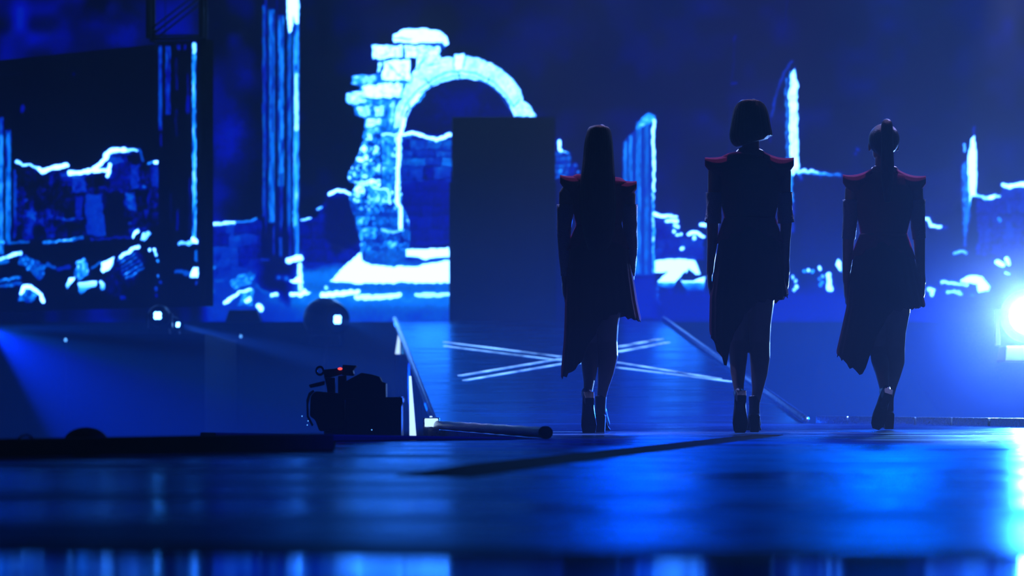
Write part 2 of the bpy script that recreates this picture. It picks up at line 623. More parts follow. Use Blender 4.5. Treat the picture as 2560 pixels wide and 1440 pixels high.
def picture_panel(name, canvas, p0, p1, zt, zb, step, parent, gain=1.0, hole=None):
    """a flat glowing panel from p0 to p1 (x, y on plan), its picture sampled from the canvas"""
    p0, p1 = np.array(p0, float), np.array(p1, float)
    wlen = np.linalg.norm(p1-p0)
    nu, nv = int(wlen/step)+1, int((zt-zb)/step)+1
    U, V = np.meshgrid(np.linspace(0, 1, nu), np.linspace(0, 1, nv))
    X = p0[0]+(p1[0]-p0[0])*U
    Yd = p0[1]+(p1[1]-p0[1])*U
    Z = zb+(zt-zb)*V
    co = np.stack([X, Yd, Z], -1).reshape(-1, 3)
    px = 1280+X*FPX/Yd-OX
    py = HOR-(Z-CH)*FPX/Yd-OY
    px = np.clip(px, 0, CW-2).ravel()
    py = np.clip(py, 0, CHH-2).ravel()
    xi, yi = px.astype(int), py.astype(int)
    fx, fy = px-xi, py-yi
    G = canvas.L
    Lv = (G[yi, xi]*(1-fx)+G[yi, xi+1]*fx)*(1-fy)+(G[yi+1, xi]*(1-fx)+G[yi+1, xi+1]*fx)*fy
    me = bpy.data.meshes.new(name)
    nfac = (nu-1)*(nv-1)
    me.vertices.add(len(co))
    me.vertices.foreach_set('co', co.astype(np.float32).ravel())
    i, j = np.meshgrid(np.arange(nu-1), np.arange(nv-1))
    q = (j*nu+i).ravel()
    idx = np.stack([q, q+1, q+nu+1, q+nu], -1).astype(np.int32)
    me.loops.add(nfac*4)
    me.loops.foreach_set('vertex_index', idx.ravel())
    me.polygons.add(nfac)
    me.polygons.foreach_set('loop_start', (np.arange(nfac)*4).astype(np.int32))
    me.update(calc_edges=True)
    ca = me.color_attributes.new('picture', 'FLOAT_COLOR', 'POINT')
    ca.data.foreach_set('color', colours(Lv, gain).ravel())
    return link(name, me, M['screen'], parent)


# --- the picture of ruins on the wide rear screen
A = Canvas(0.10)
cl = vnoise(CW, CHH, 95, 21, 80)*0.6+vnoise(CW, CHH, 38, 22)*0.4
XX = np.arange(CW)[None, :]+OX
YY = np.arange(CHH)[:, None]+OY
left = np.clip((720-XX)/120.0, 0, 1)
A.L = (0.10+np.clip(cl-0.40, 0, 1)*0.75*left + np.clip(cl-0.45, 0, 1)*0.25*(1-left)).astype(np.float32)
A.L += (0.07*np.clip((XX-1100)/500.0, 0, 1)).astype(np.float32)  # haze over the right side painted into the picture as extra blue
A.blob(570, 350, 62, 95, 0.42)
A.blob(610, 190, 50, 50, 0.30)
A.blob(540, 260, 40, 120, 0.30)
A.blob(545, 480, 45, 60, 0.34)
A.blob(150, 110, 90, 50, 0.30)
A.blob(310, 90, 80, 60, 0.33)
A.blob(240, 60, 60, 30, 0.28)
A.blob(420, 70, 60, 30, 0.38)
A.blob(1150, 260, 150, 90, 0.32)
A.blob(1350, 80, 110, 60, 0.25)
# low far wall on the left
A.stones([(505, 566), (560, 562), (640, 552), (680, 550), (700, 690), (505, 700)], 0.33, 0.50, 24, 30, 5, 0.05, 0.16)
A.stroke([(526, 562), (585, 558)], 8, 0.95)
A.stroke([(590, 556), (612, 554), (640, 549)], 6, 0.75, beads=0.4)
A.poly([(505, 690), (700, 660), (760, 660), (1130, 640), (1130, 812), (505, 812)], lambda X, Y: 0.50+0.0*X, 30, 1, 0.10)
A.poly([(655, 690), (900, 655), (1130, 650), (1130, 812), (655, 812)],
       lambda X, Y: 0.66+0.02*np.sin(Y/9.0)-np.clip((Y-760)/60.0, 0, 1)*0.16-np.clip((760-X)/120.0, 0, 1)*0.14, 24, 1, 0.06)
# mound between column and arch
A.stones([(745, 556), (790, 545), (812, 505), (822, 484), (882, 484), (905, 560), (905, 655), (745, 662)], 0.27, 0.42, 26, 34, 8, 0.05, 0.14)
A.poly([(815, 495), (880, 490), (900, 600), (840, 640), (810, 590)], 0.24, 14, 1, 0.05)
A.stroke([(822, 484), (842, 477), (862, 478), (882, 487)], 9, 1.0)
A.stroke([(752, 549), (776, 548)], 6, 0.92)
A.stroke([(792, 524), (803, 520)], 7, 0.85)
# tall column
A.poly([(655, -90), (748, -90), (748, 640), (655, 640)], 0.17, 3, 0.3)
A.flutes(0, 0, 0, 0, [(656, 663, 0.60, 10, 545), (663, 668, 0.45, -90, 640), (672, 687, 0.66, 20, 560), (690, 694, 0.30, -90, 600),
                      (695, 710, 0.68, 35, 470), (698, 707, 0.55, 430, 640), (718, 729, 0.62, 75, 640), (733, 748, 0.74, 30, 640)], 31)
A.flutes(0, 0, 0, 0, [(736, 747, 0.88, 180, 330), (733, 744, 0.80, 340, 600)], 55)
A.poly([(715, -90), (748, -90), (748, 60), (738, 58), (733, 40), (730, 78), (720, 82), (716, 30)], 1.0, 3, 0.4)
A.poly([(652, 575), (730, 575), (735, 660), (720, 760), (700, 740), (650, 720)], 0.20, 30, 1.0)
A.flutes(0, 0, 0, 0, [(682, 688, 0.50, 560, 640), (697, 706, 0.55, 590, 645), (722, 728, 0.5, 560, 650), (738, 746, 0.72, 560, 650)], 77)
A.stroke([(722, 652), (740, 646), (752, 645)], 15, 1.0)
A.stroke([(748, 664), (752, 690)], 11, 0.97)
A.poly([(724, 700), (748, 688), (757, 695), (758, 708), (732, 708)], 1.0, 3, 0.7)
A.stroke([(750, 712), (750, 722)], 10, 0.95)
A.poly([(722, 735), (752, 728), (758, 718), (778, 732), (755, 742), (728, 742)], 1.0, 3, 0.7)
A.blob(697, 693, 9, 8, 0.7)
A.blob(716, 695, 10, 10, 0.7)
A.stroke([(655, 650), (672, 652)], 6, 0.5)
# rubble by the column
A.poly([(572, 705), (625, 680), (642, 690), (630, 708), (582, 722)], 0.72, 4, 1, 0.35)
A.stroke([(563, 755), (582, 742), (595, 732), (625, 724)], 9, 0.99)
A.poly([(600, 730), (632, 722), (636, 760), (590, 768), (600, 748)], 0.66, 6, 1, 0.35)
A.stroke([(616, 750), (624, 746)], 12, 0.98)
A.stroke([(519, 718), (524, 728)], 13, 1.0)
A.stroke([(520, 668), (535, 666)], 8, 0.7)
A.stroke([(560, 700), (540, 704)], 7, 0.6)
A.stroke([(648, 765), (653, 772)], 13, 1.0)
A.stroke([(678, 738), (692, 738)], 9, 0.97)
A.stroke([(640, 715), (655, 728), (672, 736)], 9, 0.60)
A.blob(525, 762, 12, 6, 0.62)
# the arch
A.poly([(1003, 335), (1130, 335), (1130, 615), (1003, 620)], 0.33, 4, 0.5)
A.stones([(1005, 338), (1060, 340), (1100, 348), (1128, 344), (1128, 470), (1005, 470)], 0.36, 0.62, 24, 40, 12, 0.12, 0.24)
A.stones([(1005, 455), (1128, 455), (1128, 610), (1005, 610)], 0.31, 0.38, 28, 40, 13, 0.03, 0.08)
A.stroke([(1003, 333), (1040, 334), (1062, 341), (1090, 347), (1110, 344), (1126, 337)], 9, 1.0)
A.stroke([(1090, 346), (1092, 352)], 6, 0.95)
pier = [(912, 315), (1005, 315), (1003, 345), (1000, 515), (1012, 525), (1027, 575), (1025, 625), (1012, 645), (900, 640), (902, 610),
        (895, 550), (878, 530), (874, 495), (886, 470), (888, 458), (870, 450), (872, 428), (885, 402), (900, 372), (905, 340)]
A.stones(pier, 0.66, 0.84, 46, 60, 15, 0.16, 0.75, 0.9)
A.stones([(885, 525), (1003, 520), (1027, 575), (1025, 625), (1010, 645), (898, 640), (900, 610)], 0.56, 0.72, 34, 46, 16, 0.12, 0.45, 0.9)
A.poly([(920, 628), (1020, 625), (1010, 650), (950, 668), (905, 650)], 0.60, 8, 1, 0.25)
A.poly([(876, 190), (940, 184), (1000, 200), (1050, 180), (1060, 240), (1010, 300), (1005, 335), (912, 335), (912, 300), (890, 290), (884, 268), (866, 258), (868, 236), (905, 215), (880, 208)], 0.70, 3, 0.9, 0.30)
for q, sd in (([(880, 188), (938, 186), (938, 206), (884, 208)], .84), ([(908, 212), (1004, 210), (1004, 244), (912, 244)], .99),
              ([(868, 230), (914, 224), (912, 258), (872, 262)], .90), ([(896, 268), (928, 264), (926, 292), (900, 296)], .90),
              ([(938, 266), (960, 262), (960, 290), (942, 292)], .90), ([(915, 300), (952, 298), (950, 312), (916, 316)], .97),
              ([(914, 318), (950, 318), (948, 332), (916, 334)], .82), ([(975, 262), (990, 252), (984, 300), (972, 320)], .84),
              ([(930, 112), (1005, 110), (1006, 146), (934, 150)], .98), ([(1008, 112), (1040, 112), (1040, 145), (1008, 145)], .97),
              ([(942, 154), (952, 152), (952, 182), (942, 184)], .90), ([(955, 150), (1024, 148), (1026, 202), (955, 202)], 1.0),
              ([(1038, 112), (1098, 112), (1100, 150), (1060, 160), (1040, 170)], .94)):
    A.poly(q, sd, 4, 0.8, 0.22)
A.poly([(984, 84), (1010, 71), (1052, 69), (1098, 76), (1118, 92), (1122, 112), (1114, 118), (1104, 106), (1040, 108), (984, 104)], 1.0, 3, 0.5, 0.10)
A.stroke([(985, 92), (1030, 97)], 2, 0.72, mode='mix')
A.stroke([(1102, 110), (1108, 118)], 8, 0.62, mode='mix')
outer = [(1040, 165), (1098, 146), (1130, 141), (1165, 138), (1210, 150), (1250, 170), (1285, 200), (1303, 225), (1309, 252), (1328, 268), (1342, 292)]
inner = [(1285, 292), (1265, 250), (1240, 225), (1215, 208), (1180, 197), (1150, 195), (1110, 205), (1078, 217), (1045, 240), (1020, 275),
         (1008, 315), (985, 320), (990, 270), (1005, 240), (1015, 210)]
A.poly(outer+inner, 0.93, 3, 0.5, 0.14)
A.stroke([(1002, 290), (1018, 255), (1048, 222), (1082, 198), (1112, 182), (1150, 176), (1190, 184), (1232, 204), (1262, 234), (1285, 268)], 2.4, 0.66, 2, 0.2, mode='mix')
A.stroke([(1022, 262), (1050, 232), (1085, 209), (1115, 195), (1150, 188), (1185, 193), (1222, 210), (1250, 235), (1275, 275)], 2.0, 0.72, 2, 0.2, mode='mix')
A.stroke([(1146, 176), (1148, 196)], 2.5, 0.6, mode='mix')
A.stroke([(1225, 196), (1214, 210)], 2.5, 0.66, mode='mix')
A.stroke([(1063, 196), (1080, 215)], 3.0, 0.62, mode='mix')
A.stroke([(1300, 248), (1282, 262)], 2.5, 0.66, mode='mix')
A.poly([(1134, 134), (1160, 133), (1160, 172), (1138, 174)], 1.0, 3, 0.5, 0.06)
A.stroke([(1134, 140), (1137, 172)], 2.0, 0.70, mode='mix')
A.stroke([(1162, 138), (1160, 172)], 2.0, 0.74, mode='mix')
for a_, b_ in (((930, 150), (1000, 150)), ((1006, 112), (1008, 150)), ((940, 206), (1030, 206)), ((1026, 150), (1030, 205)), ((1036, 176), (1060, 150)),
               ((905, 247), (1008, 247)), ((956, 152), (1010, 200)), ((1070, 165), (1098, 160)), ((985, 107), (1100, 110))):
    A.stroke([a_, b_], 2.5, 0.66, 2, 1.0, mode='mix')
# pilaster and its lit inner edge
A.poly([(953, 338), (988, 338), (984, 470), (955, 470)], 0.74, 3, 0.3, 0.40)
A.stroke([(952, 335), (953, 470)], 3, 0.42, 2, 0.3, mode='mix')
A.stroke([(958, 336), (1000, 335)], 6, 0.92)
A.stroke([(1048, 238), (1022, 268), (1010, 300), (1004, 330), (997, 345), (996, 400), (992, 470), (994, 512), (1000, 518), (1001, 570)], 9, 1.0, 2.5, 0.4)
A.stroke([(1024, 262), (1012, 290)], 5, 0.6, mode='mix')
A.stroke([(893, 488), (900, 462), (915, 458)], 10, 0.92)
A.poly([(920, 470), (970, 468), (978, 490), (972, 512), (922, 510)], 0.78, 3, 0.8, 0.4)
A.stroke([(940, 470), (968, 472), (975, 490), (975, 510)], 5, 0.95)
A.stroke([(955, 576), (980, 580), (1008, 574)], 7, 0.85, beads=0.4)
# sunlit paving
A.poly([(822, 704), (858, 668), (895, 634), (902, 628), (905, 650), (930, 662), (980, 668), (1040, 664), (1090, 655), (1127, 650), (1127, 707), (900, 708)], 1.0, 3, 0.6)
A.poly([(1014, 622), (1124, 620), (1126, 644), (1080, 645), (1065, 650), (1045, 644), (1014, 642)], 1.0, 3, 0.4)
A.stroke([(806, 738), (850, 734), (892, 729)], 12, 1.0)
A.stroke([(892, 742), (950, 741), (1000, 738)], 12, 0.97)
A.stroke([(1040, 738), (1124, 738)], 10, 0.93)
A.stroke([(817, 718), (818, 722)], 7, 0.9)
# right of the dark panel
A.stroke([(1395, 355), (1398, 372), (1405, 382), (1420, 388)], 8, 1.0)
A.stones([(1388, 378), (1424, 388), (1426, 445), (1388, 450)], 0.48, 0.70, 14, 16, 21, 0.15, 0.3)
A.blob(1438, 414, 7, 7, 0.7)
A.blob(1446, 430, 5, 5, 0.8)
A.blob(1432, 428, 8, 14, 0.5)
A.poly([(1557, 356), (1590, 322), (1604, 292), (1620, 281), (1636, 288), (1638, 690), (1557, 690)], 0.50, 3, 0.4, 0.05)
A.flutes(0, 0, 0, 0, [(1560, 568, 0.68, 350, 690), (1572, 1581, 0.70, 335, 690), (1590, 1603, 0.68, 300, 690), (1611, 1622, 0.64, 290, 690)], 91)
A.flutes(0, 0, 0, 0, [(1559, 1568, 0.70, 350, 640)], 92)
A.poly([(1590, 322), (1606, 290), (1620, 281), (1636, 288), (1636, 302), (1600, 318)], 0.80, 5, 0.6, 0.2)
A.poly([(1630, 300), (1638, 296), (1638, 480), (1632, 480), (1630, 360)], 0.97, 3, 0.4)
A.stroke([(1634, 470), (1634, 680)], 6, 0.82, tex=0.3)
A.poly([(1557, 690), (1640, 690), (1648, 800), (1557, 800)], 0.42, 16, 0.6)
A.stones([(1640, 545), (1690, 550), (1708, 590), (1760, 600), (1760, 650), (1640, 650)], 0.36, 0.48, 20, 30, 23, 0.03, 0.14)
A.stroke([(1639, 535), (1655, 540), (1671, 540)], 9, 1.0)
A.stroke([(1676, 539), (1690, 541)], 9, 0.97)
A.stroke([(1668, 553), (1693, 553)], 9, 0.97)
A.stroke([(1688, 564), (1697, 567)], 9, 0.95)
for x_, y_ in ((1684, 578), (1693, 585), (1704, 583), (1704, 622)):
    A.stroke([(x_, y_), (x_+2, y_)], 8, 0.98)
A.stroke([(1724, 584), (1742, 581), (1757, 591)], 9, 1.0)
A.stroke([(1736, 592), (1737, 597)], 7, 0.95)
A.stroke([(1751, 562), (1764, 562)], 9, 1.0)
A.poly([(1637, 650), (1700, 646), (1738, 650), (1744, 665), (1752, 685), (1740, 687), (1722, 672), (1716, 684), (1712, 680), (1692, 702), (1682, 722), (1672, 724), (1650, 716), (1642, 715), (1645, 702), (1668, 680), (1637, 682)], 0.98, 3, 0.3)
A.poly([(1700, 698), (1706, 702), (1732, 702), (1762, 690), (1760, 728), (1716, 728)], 0.98, 3, 0.3)
for x_, y_ in ((1675, 732), (1719, 733), (1760, 736), (1642, 722), (1643, 737), (1645, 748), (1650, 758)):
    A.stroke([(x_, y_), (x_+2, y_+2)], 7, 0.95)
A.poly([(1640, 715), (2700, 735), (2700, 812), (1640, 812)], 0.36, 40, 1)
# thin broken column behind the middle walker
A.stroke([(1980, 155), (1962, 178), (1947, 215), (1936, 250), (1928, 290)], 4, 0.55, beads=0.6)
A.stroke([(1928, 290), (1926, 360)], 3, 0.36)
A.poly([(1972, 235), (1978, 185), (1986, 168), (1994, 200), (1996, 425), (1984, 440), (1974, 425)], 0.97, 3, 0.6, 0.1)
A.stroke([(1967, 200), (1967, 400)], 5, 0.72, beads=0.7)
A.stroke([(1976, 180), (1974, 240)], 4, 0.75, beads=0.6)
A.stroke([(1982, 425), (1976, 470), (1982, 500)], 10, 0.75, beads=0.5)
A.stroke([(1982, 500), (1981, 580)], 7, 0.5, beads=0.5)
A.stroke([(1836, 95), (1833, 180), (1829, 215)], 5, 0.27)
A.stroke([(1838, 90), (1834, 100)], 6, 0.36)
A.stroke([(1830, 210), (1840, 208)], 5, 0.42)
A.stroke([(1826, 240), (1825, 380)], 4, 0.25)
A.stroke([(1968, 0), (1961, 82)], 4, 0.27)
A.stroke([(2000, 428), (2030, 433), (2060, 437), (2100, 441)], 9, 0.95, beads=0.7)
A.stroke([(1997, 430), (2003, 448)], 6, 0.95)
A.stroke([(2048, 438), (2053, 452)], 6, 0.92)
A.blob(2065, 465, 7, 7, 0.5)
A.blob(2064, 488, 10, 18, 0.36)
A.poly([(2000, 440), (2110, 445), (2110, 640), (2000, 640)], 0.22, 20, 1, 0.06)
A.poly([(2088, 662), (2094, 645), (2102, 655), (2105, 680), (2098, 676)], 1.0, 3, 0.2)
for x_, y_, v_ in ((2011, 678, .8), (2020, 674, .95), (2031, 677, .8), (2050, 670, 1.0), (2056, 690, .85), (2048, 696, .75), (2056, 705, .8), (2052, 713, .78),
                   (1983, 690, .9), (1990, 700, .9), (1992, 714, .97), (1986, 720, .9), (2145, 374, .55), (2137, 384, .45)):
    A.stroke([(x_, y_), (x_+1, y_+2)], 8, v_)
A.stroke([(2072, 690), (2074, 705), (2072, 722), (2080, 722)], 13, 0.97)
# far right
A.stroke([(2306, 545), (2322, 548), (2327, 562), (2350, 568)], 8, 0.97)
A.blob(2362, 568, 10, 6, 0.5)
A.poly([(2418, 396), (2427, 345), (2436, 336), (2441, 370), (2442, 490), (2430, 492), (2424, 530), (2420, 500)], 0.99, 3, 0.4)
A.stroke([(2435, 315), (2432, 345)], 6, 0.5)
A.stroke([(2409, 425), (2411, 455)], 9, 0.88)
A.poly([(2404, 415), (2416, 400), (2427, 540), (2420, 560), (2415, 620), (2410, 615), (2406, 540)], 0.66, 5, 0.5, 0.3)
A.stroke([(2412, 363), (2412, 378)], 6, 0.85)
A.stroke([(2385, 634), (2400, 628), (2416, 633)], 7, 0.85, beads=0.5)
A.stones([(2442, 500), (2500, 500), (2506, 470), (2700, 470), (2700, 640), (2440, 640)], 0.28, 0.42, 30, 40, 29, 0.04, 0.2)
A.stroke([(2440, 489), (2470, 494), (2498, 493)], 8, 0.9, beads=0.6)
A.stroke([(2474, 493), (2480, 493)], 11, 1.0)
A.stroke([(2508, 464), (2520, 466)], 10, 0.97)
A.stroke([(2526, 466), (2560, 462), (2680, 460)], 13, 1.0)
A.stroke([(2497, 545), (2502, 550)], 8, 0.75)
A.stroke([(2520, 510), (2522, 530)], 9, 0.5)
A.stroke([(2522, 560), (2526, 590)], 14, 0.5)
A.stroke([(2494, 655), (2506, 662)], 14, 1.0)
A.stroke([(2516, 646), (2521, 660)], 11, 1.0)
A.stroke([(2515, 681), (2525, 686)], 6, 0.95)
A.poly([(2400, 698), (2420, 688), (2455, 692), (2476, 715), (2472, 728), (2445, 732), (2440, 712), (2402, 704)], 1.0, 3, 0.5)
A.stroke([(2356, 705), (2380, 709), (2420, 712)], 8, 0.93)
A.stroke([(2370, 730), (2385, 727), (2405, 738)], 9, 0.9, beads=0.5)
A.blob(2430, 738, 10, 5, 0.7)
A.stroke([(2323, 725), (2334, 727), (2330, 735)], 12, 0.95)

# --- the picture on the dark side screen
B = Canvas(0.035)
B.flutes(0, 0, 0, 0, [(-60, -20, 0.66, 250, 640), (-15, 9, 0.70, 290, 640), (13, 28, 0.66, 322, 615), (33, 44, 0.52, 420, 600)], 41)
B.stones([(42, 412), (100, 425), (175, 432), (262, 410), (268, 384), (300, 376), (350, 380), (360, 408), (402, 408), (400, 560), (330, 590), (42, 600)],
         0.02, 0.36, 46, 34, 44, 0.12, 0.60)
B.poly([(213, 488), (258, 485), (263, 588), (215, 590)], 0.52, 4, 0.8, 0.22)
B.poly([(272, 392), (308, 388), (308, 408), (276, 412)], 0.56, 4, 0.8, 0.2)
B.poly([(272, 412), (320, 410), (322, 478), (270, 476)], 0.32, 5, 0.8, 0.3)
B.poly([(326, 415), (350, 412), (350, 470), (328, 472)], 0.48, 5, 0.8, 0.3)
B.poly([(376, 418), (402, 416), (402, 470), (380, 468)], 0.45, 5, 0.8, 0.25)
B.poly([(316, 482), (340, 480), (340, 528), (320, 528)], 0.55, 5, 0.8, 0.3)
B.poly([(182, 440), (212, 438), (214, 482), (180, 482)], 0.48, 5, 0.8, 0.3)
B.poly([(188, 492), (210, 490), (206, 540), (192, 540)], 0.42, 5, 0.8, 0.2)
B.poly([(318, 386), (348, 386), (352, 408), (320, 410)], 0.12, 4, 0.8)
B.poly([(265, 482), (312, 480), (312, 590), (265, 590)], 0.12, 6, 0.8)
B.blob(65, 500, 6, 6, 0.6); B.blob(78, 525, 8, 22, 0.55); B.blob(75, 575, 12, 22, 0.5); B.blob(128, 455, 6, 16, 0.45)
B.blob(360, 468, 9, 7, 0.7); B.blob(325, 558, 8, 4, 0.6); B.blob(402, 548, 5, 5, 0.8)
B.stroke([(42, 404), (56, 415), (72, 413), (90, 420)], 8, 0.93, beads=0.5)
B.stroke([(98, 423), (106, 428), (135, 418), (164, 414)], 12, 1.0)
B.stroke([(172, 433), (200, 431), (225, 425), (246, 412), (262, 396), (266, 382), (280, 376), (312, 374)], 12, 1.0)
B.stroke([(232, 425), (272, 424), (268, 438)], 10, 1.0)
B.stroke([(274, 412), (268, 428)], 10, 1.0)
B.stroke([(312, 374), (342, 377)], 8, 0.9, beads=0.4)
B.stroke([(346, 372), (352, 385), (357, 402)], 5, 0.62)
B.stroke([(370, 407), (384, 407)], 6, 0.75)
B.stroke([(388, 407), (399, 407)], 10, 1.0)
B.stroke([(-40, 609), (8, 608)], 6, 0.8, beads=0.6)
B.stroke([(28, 606), (70, 604)], 7, 0.62, beads=0.5)
B.stroke([(108, 609), (125, 606), (160, 603), (206, 597)], 8, 0.72, tex=0.5)
B.stroke([(140, 547), (205, 545)], 6, 0.5, tex=0.4)
B.stroke([(228, 598), (330, 592)], 6, 0.42, beads=0.8)
B.stroke([(-40, 650), (0, 648), (20, 642), (50, 633)], 10, 0.92, tex=0.2)
B.stroke([(-40, 662), (20, 655)], 10, 0.66)
B.poly([(42, 640), (60, 635), (116, 664), (112, 690), (100, 700), (80, 688), (60, 665), (44, 660)], 0.62, 4, 1, 0.45)
B.stroke([(-30, 702), (20, 700), (50, 694)], 9, 0.66, tex=0.4)
B.stroke([(-30, 716), (20, 714), (50, 708)], 9, 0.62, tex=0.4)
B.poly([(50, 722), (80, 720), (95, 735), (80, 755), (45, 758)], 0.62, 5, 1, 0.45)
B.stroke([(52, 735), (58, 718), (75, 718), (92, 726), (104, 738), (108, 754)], 10, 1.0)
B.stroke([(120, 663), (135, 668)], 10, 0.6, beads=0.5)
B.stroke([(145, 672), (175, 668)], 12, 0.45, beads=0.5)
B.poly([(190, 652), (210, 645), (220, 658), (222, 688), (200, 700), (185, 684)], 0.72, 4, 1, 0.4)
B.poly([(165, 712), (172, 695), (190, 690), (188, 700), (168, 722)], 1.0, 3, 0.6)
B.poly([(194, 706), (244, 702), (240, 716), (222, 722), (202, 736), (196, 728)], 1.0, 3, 0.4)
B.stroke([(254, 706), (254, 720)], 11, 1.0)
B.poly([(250, 656), (286, 640), (286, 660), (270, 676), (258, 684), (252, 674)], 1.0, 3, 0.5)
B.poly([(262, 690), (290, 650), (340, 625), (366, 655), (345, 690), (300, 740), (262, 740)], 0.22, 12, 1.2, 0.5)
for k in range(6):
    B.stroke([(296+k*4, 650+k*9), (330+k*6, 628+k*8)], 5, 0.62, tex=0.5)
B.stroke([(300, 642), (320, 632), (330, 622), (346, 616)], 10, 0.97)
B.stroke([(228, 668), (250, 655)], 6, 0.66)
B.poly([(330, 592), (336, 578), (346, 571), (350, 580), (340, 588), (334, 597)], 1.0, 3, 0.4)
B.poly([(350, 600), (356, 582), (372, 576), (380, 582), (362, 602)], 0.88, 4, 0.4, 0.3)
for x_, y_, v_ in ((373, 621, .95), (386, 624, .98), (390, 632, .9), (394, 650, .8), (403, 655, .4), (397, 690, .75), (400, 705, .55), (388, 722, .7), (392, 738, .6), (303, 743, .75), (310, 742, .7)):
    B.stroke([(x_, y_), (x_+1, y_+3)], 8, v_)
# its dark fluted column
B.poly([(394, 104), (500, 96), (502, 700), (398, 700)], 0.03, 3, 0.2)
B.flutes(0, 0, 0, 0, [(396, 406, 0.56, 112, 330), (413, 426, 0.56, 112, 290), (438, 446, 0.28, 140, 230), (443, 452, 0.45, 108, 128), (459, 467, 0.42, 108, 128),
                      (467, 473, 0.30, 180, 290), (437, 445, 0.26, 270, 345), (465, 476, 0.36, 235, 285), (399, 406, 0.32, 330, 370),
                      (480, 491, 0.78, 104, 600), (472, 478, 0.30, 440, 590), (440, 448, 0.34, 520, 580), (425, 430, 0.2, 480, 560)], 61)
B.stroke([(485, 110), (485, 130)], 8, 0.9)
B.stroke([(485, 120), (486, 300), (487, 420), (488, 585)], 6, 0.72)
B.stroke([(448, 610), (470, 608), (490, 600)], 9, 0.85, beads=0.4)
B.stroke([(484, 598), (492, 604)], 12, 1.0)
B.stroke([(490, 630), (491, 650)], 9, 0.66)
B.stroke([(442, 678), (480, 685)], 9, 0.6, beads=0.6)
B.poly([(478, 680), (482, 668), (496, 668), (497, 695), (474, 694)], 1.0, 3, 0.3)
B.stroke([(493, 706), (493, 708)], 6, 0.6)
B.stroke([(55, 268), (55, 280)], 9, 0.40)
B.stroke([(185, 184), (186, 184)], 5, 0.30)
B.stroke([(-20, 186), (55, 185)], 3, 0.12)
B.L *= (1-0.55*np.clip((YY-700)/60.0, 0, 1)*np.clip((XX-125)/30.0, 0, 1)).astype(np.float32)

YS = 37.0
STEP = 0.0125
main_screen = empty('led_screen', at(1280, 805, YS))
tag(main_screen, 'wide rear LED screen showing a ruined stone arch, columns and rubble in blue', 'screen')
mzt, mzb = at(0, -75, YS).z, at(0, 805, YS).z
xl, xr = at(-130, 0, YS).x, at(2690, 0, YS).x
pp = picture_panel('display', A, (xl, YS), (xr, YS), mzt, mzb, STEP, main_screen, 1.05)
pp.matrix_parent_inverse = Matrix.Translation(-main_screen.location)
fr = MB()
fr.box(xl-0.05, xr+0.05, YS+0.02, YS+0.14, mzb-0.04, mzt+0.05)
o = fr.build('housing', M['black'], main_screen)
o.matrix_parent_inverse = Matrix.Translation(-main_screen.location)

# side screen, a little angled: its top edge runs off to the left
s0, s1 = at(-130, 0, 35.2), at(512, 0, 32.6)
zt = at(512, 98, 32.6).z
zb = at(512, 765, 32.6).z
side = empty('led_screen', (s1.x, s1.y, zb))
tag(side, 'dark angled LED screen on the left showing rubble wall and a fluted column', 'screen')
pp = picture_panel('display', B, (s0.x, s0.y), (s1.x, s1.y), zt, zb, 0.0115, side, 1.05)
pp.matrix_parent_inverse = Matrix.Translation(-side.location)
fr = MB()
dv = Vector((s1.x-s0.x, s1.y-s0.y)).normalized()
nv_ = Vector((-dv.y, dv.x))
q = [(s0.x, s0.y), (s1.x+0.005, s1.y), (s1.x+0.005+nv_.x*0.12, s1.y+nv_.y*0.12), (s0.x+nv_.x*0.12, s0.y+nv_.y*0.12)]
q = [(a+nv_.x*0.015, b+nv_.y*0.015) for a, b in q]
fr.slab(q, zb, zt)
o = fr.build('housing', M['black'], side)
o.matrix_parent_inverse = Matrix.Translation(-side.location)
bz = MB()
bz.box(s1.x-0.05, s1.x+0.012, s1.y-0.02, s1.y+0.1, zb, zt+0.01)
o = bz.build('bezel', M['black'], side)
o.matrix_parent_inverse = Matrix.Translation(-side.location)

# ---------------------------------------------------------------- stage structure
P0 = [(-7.0, -1.5), (7.0, -1.5), (7.0, 3.25), (0.0, 3.62), (-7.0, 5.2)]
flat_near = MB().slab([(-7, -1.5), (7, -1.5), (7, 3.1), (0, 3.55), (-7, 4.95)], -0.9, 0.0)
tag(flat_near.build('floor', M['floor_near']), kind='structure')
tag(MB().slab([(7, 3.1), (0, 3.55), (-7, 4.95), (-7, 5.30), (0, 3.80), (7, 3.35)][::-1], -0.9, 0.001).build('trim_1', M['rubber']), kind='structure')
deck = [(-7, 5.30), (0, 3.80), (7, 3.35), (9, 3.2), (9, 14.5), (3.95, 17.9), (3.29, 18.3), (2.2, 21.5), (2.2, 22.2), (-0.60, 22.2), (-0.574, 21.5), (-0.44, 17.3),
        (0.16, 13.62), (-0.03, 13.3), (-0.786, 12.72), (-0.67, 10.72), (-1.70, 9.45), (-7, 3.1+2.9)]
tag(MB().slab(deck, -0.9, 0.0).build('floor', M['floor']), kind='structure')
tag(MB().slab([(-14, 2), (14, 2), (14, 38.5), (-14, 38.5)], -1.0, -0.9).build('floor', M['black']), kind='structure')
tag(MB().box(-14, 14, 38.3, 38.5, -1, 9).build('wall_back', M['drape']), kind='structure')
tag(MB().box(-14.2, -14, -3, 38.5, -1, 9).build('wall_left', M['drape']), kind='structure')
tag(MB().box(14, 14.2, -3, 38.5, -1, 9).build('wall_right', M['drape']), kind='structure')
tag(MB().box(-14.2, 14.2, -3, 38.5, 9, 9.2).build('ceiling', M['drape']), kind='structure')


